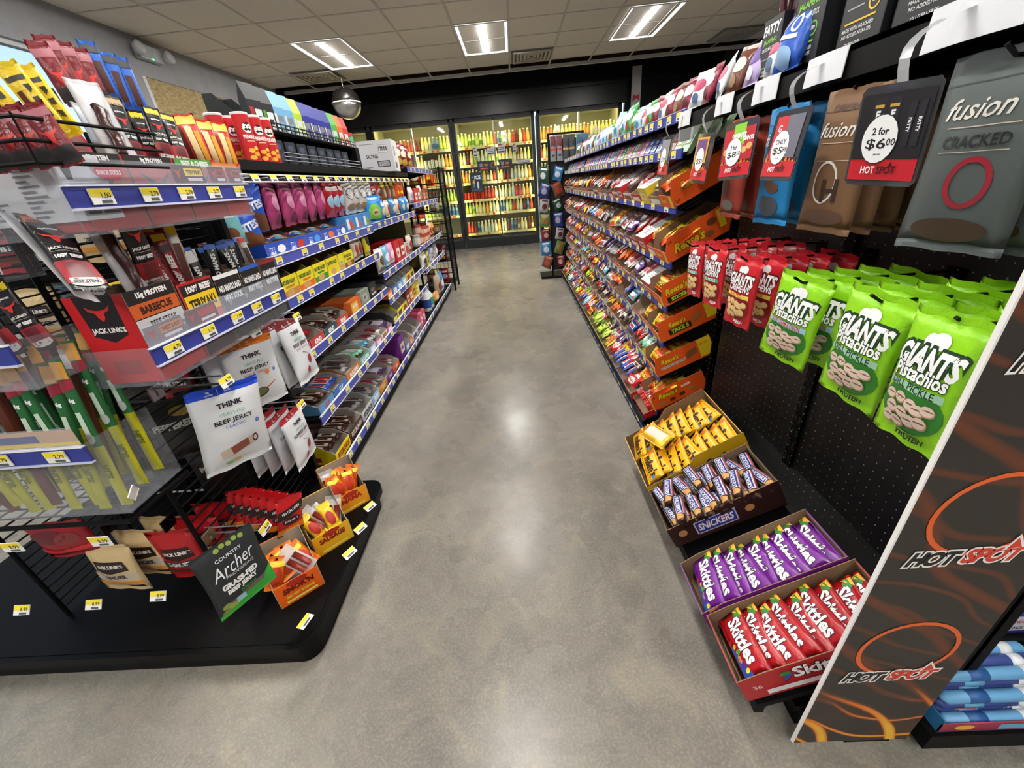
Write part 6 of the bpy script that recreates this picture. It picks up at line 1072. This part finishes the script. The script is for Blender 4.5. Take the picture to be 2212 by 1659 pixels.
# cartons inside the trays
def jcarton(w, d, h, col, ds, side, M, lab, top=None):
    m = MB(); carton(m, w, d, h, h*1.0, col, inner='7a6450/m', shape=[(0, 0), (d, 0), (d, h), (0, h)], front=ds, side=[]); 
    if side: m.flat((-w/2, d, 0), (0, -1, 0), (0, 0, 1), side)
    o = m.build('meat_stick_carton'); o.matrix_world = M; return tag(o, lab, 'carton')
F9 = lambda y, z, x=-.762: T(x, y, z) @ RZ(90)
jcarton(.125, .12, .185, '1c1618', [('t', '15g PROTEIN', .065, .172, .014, .1, 'f4f0ee', {'b': .05}), ('r', .0, .13, .12, .158, 'c85a24'), ('t', 'BARBECUE', .062, .144, .016, .08, '2a140c', {'b': .05}), ('r', .0, .1, .12, .128, 'c8c6c8'), ('t', 'BEEF STEAK', .065, .114, .013, .07, '2a2a2c', {'b': .03}), ('t', 'MADE WITH 100% BEEF', .065, .09, .009, .09, 'e0dcd8', {'b': .02}), bull(.06, .06, .03, .018), ('r', 0, 0, .125, .03, 'c4161c')],
        [('r', .0, .0, .12, .185, 'c4161c'), ('p', [(.02, .185), (.1, .185), (.095, .105), (.06, .09), (.025, .105)], '1c1618'), bull(.06, .15, .026, .017), ('t', "JACK LINK'S", .06, .115, .014, .07, 'f0ece8', {'b': .04}), ('r', .03, .02, .09, .05, 'a01418')], F9(.812, .886), 'red and black barbecue beef steak carton filling the near corner of the tray')
jcarton(.11, .12, .17, 'b81820', [('r', .005, .12, .108, .165, '1c1416'), ('t', '100% BEEF', .06, .153, .015, .08, 'f4f0ee', {'b': .05}), ('r', .005, .095, .108, .14, 'ecc41e'), ('t', 'TERIYAKI', .056, .118, .024, .085, '1e1a14', {'b': .04}), ('r', .005, .0, .108, .068, '2a1416'), ('e', .05, .04, .02, .015, 'a02028')], [], F9(.935, .886), 'teriyaki beef stick carton with a yellow panel')
for i, (y, w, c, cw) in enumerate(((1.045, .1, 'e8e8ea', 'white'), (1.145, .09, '2a5ab4', 'blue'), (1.235, .085, '8a1c22', 'dark red'))):
    jcarton(w, .12, .165, '18181b', [('r', 0, .155, w, .165, c), ('t', "NO MAN'S LAND", w/2, .13, .017, w*.86, 'f0f0f0', {'b': .05}), ('t', 'MEAT STICK', w/2, .105, .015, w*.74, 'f0f0f0', {'b': .05})], [], F9(y, .886), 'black meat stick carton with a %s top edge' % cw)
for i, (y, c, w_) in enumerate(((.83, 'b89868', '11g PROTEIN'), (.96, 'c82a24', '9g PROTEIN'), (1.09, '4a9a3a', 'BEEF & CHEESE'))):
    jcarton(.125, .12, .13, 'a81820', [('r', 0, .112, .12, .13, '1c1618' if i < 2 else c), ('t', w_, .065, .121, .011, .09, 'f2eeea', {'b': .05}), ('p', [(.02, .1), (.06, .06), (.1, .1), (.06, .08)], '1c1618')], [], F9(y, 1.18), '%s red carton inside the upper aisle tray' % ORD[i])
jcarton(.1, .12, .125, 'c8322a', [('r', 0, .11, .1, .125, 'e0802c')], [], F9(1.2, 1.18), 'orange edged red carton at the far end of the upper tray')
# white nutrition carton
m = MB(); m.box(-.13, 0, 0, .13, .075, .105, 'd2d2d6/m'); m.flat((-.13, 0, 0), (1, 0, 0), (0, 0, 1), [('r', .01+.08*c_, .01+.008*i, .01+.08*c_+.05*((i*7+c_*3) % 5+3)/8, .013+.008*i, '74747c') for c_ in range(3) for i in range(11)]); m.flat((.13, 0, 0), (0, 1, 0), (0, 0, 1), [('r', .03, .085, .07, .092, '55555c'), ('r', .005, .01, .03, .014, '55555c'), ('r', .035, .01, .07, .014, '55555c')])
o = m.build('nutrition_carton'); o.matrix_world = T(-.89, .762, 1.2); tag(o, 'white carton printed with nutrition tables standing in the upper tray', 'carton')
# thin sticks in the lower aisle tray
def sstick(nm, w, h, c, ds): return bag(nm, w, h, .012, c+'/g', ds, nu=4, nv=10, crimp=.008, cat='meat stick', g=.008)
TS = sstick('meat_stick', .03, .15, '8a1a22', [('r', -.013, .055, .013, .07, 'e8c828'), ('t', '100% BEEF', .0, -.01, .013, .085, 'f0e8e4', {'b': .05, 'a': 90}), ('r', -.013, .03, .013, .045, '2a1214')])
TSB = sstick('meat_stick', .024, .15, 'd8d0c8', [('r', -.008, -.07, .008, .03, '5a2418'), ('r', -.01, .05, .01, .07, 'e8c828')])
NM = sstick('meat_stick', .028, .12, '1d1d20', [('r', -.013, .045, .013, .058, '2a62c0'), ('t', "NO MAN'S", 0, .0, .012, .07, 'f0f0f0', {'b': .05, 'a': 90})]); NW = sstick('meat_stick', .028, .12, '1d1d20', [('r', -.013, .03, .013, .058, 'e4e4e6'), ('t', "NO MAN'S", 0, -.01, .012, .06, 'f0f0f0', {'b': .05, 'a': 90})]); NR = sstick('meat_stick', .022, .12, 'c8c0bc', [('r', -.007, -.055, .007, .03, '4a2018'), ('r', -.01, .045, .01, .058, 'c8303a')])
for i, (P, x, y, z, a, r) in enumerate(((TS, -.83, .93, 1.10, 50, 10), (TS, -.85, .97, 1.11, 56, -4), (TS, -.82, .965, 1.09, 50, 2), (TSB, -.81, .985, 1.105, 60, -6), (TS, -.84, 1.0, 1.115, 54, -3), (TSB, -.83, 1.015, 1.115, 60, 0))): place(P, up(x, y, z, a, 8, r), '%s thin beef stick standing in the teriyaki carton' % ORD[i], 'thin sticks in the teriyaki carton')
for i in range(7): place((NW, NM, NW, NM, NM, NR, NM)[i], up(-.81-.02*(i % 3), 1.02+.022*i, 1.055+.006*(i % 2), 52, 10, rnd.uniform(-12, 12)), '%s black meat stick rising from the white and blue edged cartons' % ORD[i], 'black meat sticks')
for i in range(6): place((NM, NR, NM, NR, NR, NM)[i], up(-.81-.02*(i % 3), 1.17+.022*i, 1.06, 52, 10, rnd.uniform(-14, 10)), '%s meat stick rising from the last black cartons' % ORD[i], 'meat sticks in the last cartons')
# steak packs and long sticks in the front trays
for i in range(7): place((STO, STO, STO, CP, STT, STO, STT)[i], up(-1.36+.07*i, .72, 1.05, 10, 6, 10+rnd.uniform(-6, 6)), '%s beef steak pack along the front tray' % ORD[i], 'beef steak packs in the front tray')
for i in range(6): place(BAR[('lime', 'yellow', 'silver')[i % 3]], up(-1.3+.07*i, .73, 1.175, 8, 10, 90), '%s snack pack in the highest front tray' % ORD[i], 'snack packs in the highest front tray')
SJ = {}
for nm, a in (('green', '256a38'), ('blue', '1b449a'), ('brown', '5a2818')):
    P = bag('long_meat_stick', .026, .34, .014, 'b8b41e/g', [('r', -.012, .13, .012, .165, 'e0a040'), ('p', [(-.013, .10), (.013, .11), (.013, .13), (-.013, .125)], 'a0283c'), ('t', '6g', 0, .085, .012, .012, 'f0f0f0', {'b': .05}), ('r', -.004, .01, .005, .06, 'c8dcc8'), ('e', 0, .0, .008, .012, 'b8c0bc'), ('t', 'SLIM', 0, -.08, .014, .12, '6a7010', {'a': 90, 'b': .05})] if nm != 'brown' else [('r', -.010, -.16, .010, .12, '5a2818')], [(.15, .34, a)] if nm != 'brown' else [(.0, .3, '6a3424/g'), (.3, .34, 'd8d4d0/g')], nu=4, nv=14, crimp=.012, cat='meat stick', g=.01); SJ[nm] = P
k = 0
for r in range(3):
    for i in range(14):
        nm = 'brown blue blue brown blue brown green blue green brown green green green green'.split()[i] if r != 1 else 'blue brown blue green brown blue green green brown green green green brown green'.split()[i]
        x = -1.42+.0395*i+.006*r; place(SJ[nm], up(x, .68+.04*r, .80+.012*r+rnd.uniform(-.012, .012), 6, 6, 20-1.7*i+rnd.uniform(-6, 6)), '%s long meat stick, %s along the %s row of the front bin' % ({'green': 'green and yellow', 'blue': 'blue and yellow', 'brown': 'bare brown'}[nm], ORD[i], ['front', 'middle', 'rear'][r]), 'long meat sticks in the front bin'); k += 1
# ---- hanging bags on the aisle side ----
def think(w, h, top, kind, flav, fc, art):
    ds = [('t', '70', -w*.22, h*.455, h*.03, w*.08, 'f4f4f6', {'b': .02}), ('t', 'CALORIES', -w*.22, h*.43, h*.014, w*.14, 'f4f4f6'), ('t', '12g', w*.04, h*.455, h*.03, w*.1, 'f4f4f6', {'b': .02}), ('t', 'PROTEIN', w*.04, h*.43, h*.014, w*.14, 'f4f4f6'), ('r', -w*.1, h*.42, -w*.095, h*.47, 'f0f0f0'),
          ('t', 'THINK', 0, h*.29, h*.06, w*.36, '22222a', {'b': .04, 'x': 1.3}), ('t', 'JERKY', 0, h*.25, h*.018, w*.14, '9a9aa4'), ('t', 'GRASS-FED', 0, h*.185, h*.036, w*.36, '6ab88a', {'b': .0, 'x': 1.2}), ('t', kind, 0, h*.1, h*.068, w*.84, '1c1c22', {'b': .02, 'x': 1.2}), ('t', flav, 0, h*.035, h*.032, w*.5, fc, {'b': .0, 'x': 1.3}), ('t', 'NET WT 2.2 OZ', w*.05, -h*.38, h*.014, w*.24, 'a0a0a8'), ('o', -w*.36, -h*.43, h*.022, h*.022, .0008, 'b0b0b8'), ('o', w*.34, -h*.0, h*.025, h*.025, .003, '3a62c8')]
    return bag('jerky_bag', w, h, .035, 'dddfe4/s', ds+art, [(h*.905, h, top+'/s')], nu=14, nv=18, crimp=.012, wob=.002, cat='jerky bag', g=.012, seed=12)
art1 = [('p', [(-.05, -.052), (.04, -.035), (.046, -.058), (-.045, -.075)], 'c8b8a8'), ('p', [(-.025, -.048), (.022, -.039), (.026, -.06), (-.02, -.07)], '8a4a3a'), ('e', .042, -.046, .008, .012, '4a2420'), ('e', .042, -.046, .0045, .007, 'd8c8c4'), ('e', -.03, -.09, .01, .004, '8ac070'), ('e', -.01, -.088, .01, .004, 'd8b84a')]
art2 = [('e', -.005, -.06, .026, .016, '4a463e'), ('e', -.005, -.058, .02, .011, '6a6a3a'), ('p', [(.018, -.055), (.05, -.04), (.05, -.037), (.016, -.05)], 'c86a3c'), ('e', .03, .0, .008, .008, 'e08a4a')]
art3 = [('e', .02, -.04, .013, .016, 'a02830'), ('e', -.005, -.075, .01, .014, 'b03038'), ('p', [(.02, -.02), (.022, -.02), (-.01, -.005), (-.012, -.007)], '5a2a20')]
TH1 = think(.17, .225, '1f49c8', 'BEEF JERKY', 'CLASSIC', '5a6ad0', art1); TH2 = think(.17, .225, 'e07a1c', 'BEEF JERKY', 'SESAME TERIYAKI', 'e0705a', art2); TH3 = think(.16, .225, '7a2428', 'BEEF JERKY', 'SWEET CHIPOTLE', 'a05a5a', art3); TH4 = think(.16, .2, 'b0202c', 'TURKEY JERKY', 'SRIRACHA', 'c0504a', art3)
pst(TH1, .17, .225, (.177, .239, -.800, .897, .678, .609, .595, .420, .314), 'white classic beef jerky bag with a blue header hanging nearest the camera')
for i in range(2): pst(TH2, .17, .225, (.165, .215, -.825, 1.085, .745, .60, .60, .40, .36), ['front orange headed white jerky bag behind the blue one', 'rear orange headed white jerky bag on the same hook'][i], 'orange headed jerky bags', dx=-.035*i, dy=-.02*i)
for i in range(4): pst(TH3, .16, .225, (.17, .23, -.835, 1.36, .71, .528, .440, .500, .530), ['outermost', 'second', 'third', 'innermost'][i]+' maroon headed white jerky bag', 'maroon headed jerky bags', dx=-.04*i, dy=-.012*i)
for i in range(4): pst(TH4, .16, .2, (.165, .2, -.825, 1.17, .455, .50, .44, .53, .52), ['outermost', 'second', 'third', 'innermost'][i]+' red headed white turkey jerky bag', 'red headed turkey jerky bags', dx=-.045*i, dy=-.006*i)
ARC = bag('jerky_bag', .16, .2, .02, '2c2f31/s', [('t', 'COUNTRY', 0, .06, .01, .07, 'e0e0e0', {'x': 1.5}), ('t', 'Archer', .0, .03, .036, .12, 'eef0f2', {'sh': .45, 'b': .0, 'a': 6}), ('t', 'PROVISIONS', .01, .006, .008, .08, 'c8c8c8', {'x': 1.5}), ('t', 'GRASS-FED', .0, -.018, .017, .1, 'f2f2f2', {'b': .06}), ('t', 'BEEF JERKY', .0, -.038, .017, .11, 'f2f2f2', {'b': .06}), ('t', 'Jalapeno', .01, -.054, .012, .06, '3a9a40', {'b': .02}),
      ('p', [(-.08, -.1), (.08, -.1), (.08, -.04), (.04, -.068), (-.03, -.072), (-.08, -.09)], '35a83c'), ('p', [(-.05, -.072), (.05, -.07), (.06, -.055), (.0, -.06), (-.05, -.066)], '6a5a50'), ('e', -.055, -.07, .012, .008, '8a9a4a'), ('e', -.04, -.08, .014, .009, '9aaa50'), ('e', -.06, -.086, .012, .008, '7a8a3a'), ('r', -.03, -.082, -.005, -.066, '9ac8d8')]+[('e', -.02+.016*i, .085+.004*(i % 2), .007, .006, '8a9a4a') for i in range(5)], nu=10, nv=12, crimp=.01, cat='jerky bag', g=.012)
pst(ARC, .16, .2, (.15, .205, -.80, .702, .350, .632, .580, .365, .362), 'black jerky bag with a green corner and olives printed, hanging low at the front')
MN = bag('mini_jerky_bag', .085, .13, .018, 'c01c22/g', [('p', [(-.042, .02), (.042, .045), (.042, .015), (-.042, -.01)], '1c1416'), ('t', '100 CALORIES', 0, .02, .01, .06, 'f0ece8', {'a': 15, 'b': .03}), ('e', 0, -.015, .03, .014, '2a1214'), ('t', "JACK LINK'S", 0, -.015, .009, .045, 'f0ece8', {'b': .04}), ('p', [(-.042, -.04), (.042, -.03), (.042, -.055), (-.042, -.06)], 'f08a1c')], [(0, .02, '5a3a3c/g')], nu=8, nv=10, cat='jerky bag', wob=.001)
for i in range(7): place(MN, up(-.95+.027*i, .96-.004*i, .335-.004*i, 38+(22 if i == 6 else 0), 0, -16), '%s small red jerky bag from the wire panel on its hook' % ORD[i], 'small red jerky bags on one hook')
for y, z, L, tk, nm in ((.905, .80, .19, 5, 'blue headed jerky bag'), (1.1, .865, .175, 5, 'orange headed jerky bags'), (1.36, .83, .16, 3, 'maroon headed jerky bags'), (1.19, .565, .17, 5, 'turkey jerky bags'), (.83, .36, .17, 3, 'small red jerky bags')): scan_hook('peg_hook', -.965, y, z, L, 1, 'steel peg hook with ticket for the %s' % nm, 'b8b8bc/k', tk)
# bags below the front bin
def jl(w, h, c, c2, big, lab2): return bag('jerky_bag', w, h, .035, c+'/g', [('p', [(-w*.3, h*.2), (w*.3, h*.2), (w*.34, .0), (0, -h*.04), (-w*.34, 0)], '2a1618'), ('t', "JACK LINK'S", 0, h*.09, h*.09, w*.62, 'f0ece4', {'b': .06}), ('r', -w*.45, -h*.2, w*.45, -h*.06, c2), ('t', big, 0, -h*.13, h*.085, w*.66, '2a2022' if lab2 else 'f0f0f0', {'b': .05}), ('r', -w*.45, -h*.32, w*.45, -h*.24, 'e09a3c' if lab2 else '5a3028'), ('r', w*.1, -h*.42, w*.4, -h*.35, '1c1416')], nu=10, nv=12, cat='jerky bag', wob=.002)
J1 = jl(.16, .18, 'd8bc8c', 'c4b8a8', 'TENDER', 1); J2 = jl(.14, .2, 'b81c24', '4a4442', 'STEAK STRIPS', 0); J3 = bag('jerky_bag', .16, .14, .05, 'a01c28/g', [('e', -.02, .03, .05, .02, '6a2028'), ('e', .03, .02, .03, .02, '8a3a3c'), ('r', -.075, -.03, .075, -.015, 'd8303a')], nu=10, nv=12, cat='jerky bag', wob=.003)
place(J3, up(-1.34, .80, .40, 6, -4, 0), 'plump red jerky bag hanging just below the front bin')
for i in range(3): place(J1, up(-1.26+.045*i, .80+.05*i, .275, -4, 4, 0), ['front', 'second', 'third'][i]+' tan tender jerky bag under the front bin', 'tan tender jerky bags')
for i in range(3): place(J2, up(-1.09+.03*i, .84+.055*i, .27, 4, 0, 0), ['front', 'second', 'third'][i]+' red steak strips bag under the front bin', 'red steak strips bags')
KB = bag('jerky_bag', .15, .2, .035, '2a2a2c/g', [('t', 'PEPPERED', 0, .02, .022, .11, 'd8d8d8', {'b': .05}), ('e', .03, .06, .03, .015, 'a88a3a')], nu=8, nv=8, cat='jerky bag')
for i in range(5): place(KB, up(-1.06+.01*i, 1.0+.06*i, [.62, .42, .6, .4, .62][i], 30, 0, 0), '%s black peppered jerky bag seen through the wire panel' % ORD[i], 'black jerky bags inside the stand')
for i, y in enumerate((.83, .95)): 
    for x in (-1.33, -1.24, -1.06): 
        if i == 0: scan_hook('peg_hook', x, y+.0, .42, .03, 1, 'short peg hook under the front bin above the %s bag' % {-1.33: 'plump red', -1.24: 'tan', -1.06: 'steak strips'}[x])
for x, y in ((-1.42, .68), (-1.22, .685), (-1.05, .70)): price_tag(ED, T(x, y, .27) @ RX(-35), 6)
# sausage cartons on the deck
def sausage(M, col, col2, tx, lab, price=None):
    t = thing('sausage_carton', lab, 'display box', 'orange and yellow sausage cartons', M); m = MB(); w, d = .13, .12
    sh = [(0, 0), (d, 0), (d, .17), (d*.82, .18), (d*.55, .12), (d*.2, .075), (0, .085)]
    carton(m, w, d, .085, .17, col, inner='a89a86/m', shape=sh, front=[('t', tx, w/2, .055, .022, .09, col2, {'b': .06, 'sh': .1}), ('t', 'RED HOT SAUSAGE' if tx[0] == 'S' and tx[1] == 'M' else '', w/2, .03, .01, .08, 'f0d84a', {'b': .04}), ('e', w/2, .075, .03, .012, 'b82a20'), ('r', .02, .008, .11, .016, 'f4e06a')], side=[('e', d*.3, .04, .02, .02, 'a02820'), ('r', .01, .06, .04, .075, 'f0e040')]); m.build('tray', t); return t
SAUS = bag('sausage_pack', .05, .1, .02, 'e87818/g', [('e', 0, -.01, .018, .03, 'c83a1c'), ('r', -.02, .02, .02, .035, 'f6d83a')], nu=6, nv=8, cat='sausage'); SAUW = thing('sausage_pack', 'x', 'sausage'); mm_ = MB(); pouch(mm_, .055, .11, .012, 'd8d0ce/w', [], [], nu=6, nv=8); mm_.build('film', SAUW, smooth=True); mm_ = MB()
for s in (-.012, .012): mm_.tube([(s, -.04, .008), (s, .02, .009)], .009, '8a2a22/g', 8)
mm_.build('sausages', SAUW, smooth=True)
SAUY = bag('sausage_pack', .045, .1, .018, 'ecc41c/g', [('e', 0, -.01, .015, .025, 'b02a20')], nu=6, nv=8, cat='sausage')
for i, (x, y, a, c, c2, tx, lb, kinds) in enumerate(((-.745, .80, 40, 'f0681a', '7a1c14', "SMOK'N", 'nearest orange hot sausage carton on the black deck', (SAUS, SAUS, SAUS, SAUW, SAUS)), (-.715, .985, 44, 'eeb81c', '8a1c14', 'SAUSAGE', 'middle yellow sausage carton on the black deck', (SAUY, SAUW, SAUW, SAUY, SAUW)), (-.715, 1.17, 44, 'f0a01c', 'a82018', 'MAMA', 'farthest orange stick carton on the black deck', (SAUS, SAUY, SAUS, SAUS, SAUS, SAUW, SAUS, SAUS)))):
    B = T(x, y, .1) @ RZ(a); sausage(B, c, c2, tx, lb)
    for k, P in enumerate(kinds): place(P, B @ T(-.04+.02*(k % 5), .045+.018*(k % 3), .1+.006*(k % 2)) @ RX(60+rnd.uniform(-20, 10)) @ RZ(rnd.uniform(-35, 35)), '%s sausage pack in the %s carton' % (ORD[k], ['nearest orange', 'middle yellow', 'farthest orange'][i]), 'sausage packs in the %s carton' % ['nearest orange', 'middle yellow', 'farthest orange'][i])
for x, y in ((-.655, .95), (-.655, 1.06), (-.655, 1.17)): price_tag(ED, T(x, y, .105) @ RZ(60) @ RX(-60), 0)
price_tag(ED, T(-.70, .715, .1015) @ RZ(75) @ RX(-90), 0)

# more stock on the back of the stand, seen past the front trays
TK = bag('jerky_bag', .15, .2, .035, '222226/g', [('r', -.06, .06, .06, .09, 'e8c828'), ('t', 'TERIYAKI', 0, .075, .014, .09, '2a2416', {'b': .04}), bull(0, -.005, .035, .025), ('r', -.06, -.07, .06, -.05, 'c8c4c0')], nu=8, nv=8, cat='jerky bag')
for r_, z in enumerate((1.17, .93, .68)):
    for i in range(6): place((TK, KB, J2, TK, J1, KB)[(i+r_*2) % 6], up(-1.93+.165*i, 1.28, z, 3*(i % 3)-3, 0, 0), 'jerky bag on the stand back, %s row, %s from the window' % (['upper', 'middle', 'lower'][r_], ORD[i]), 'jerky bags on the back of the stand')

# prototypes that were never placed are taken out again
for o in [o for o in bpy.data.objects if o.parent is None and o.type in ('MESH', 'EMPTY') and not o.get('kind') and o.get('label') in (None, 'x', 'v', 'troffer', 'bottle', 'can') or (o.parent is None and o.get('label') and o.get('label') == o.name)]:
    for c in list(o.children):
        for g_ in list(c.children): bpy.data.objects.remove(g_)
        bpy.data.objects.remove(c)
    bpy.data.objects.remove(o)
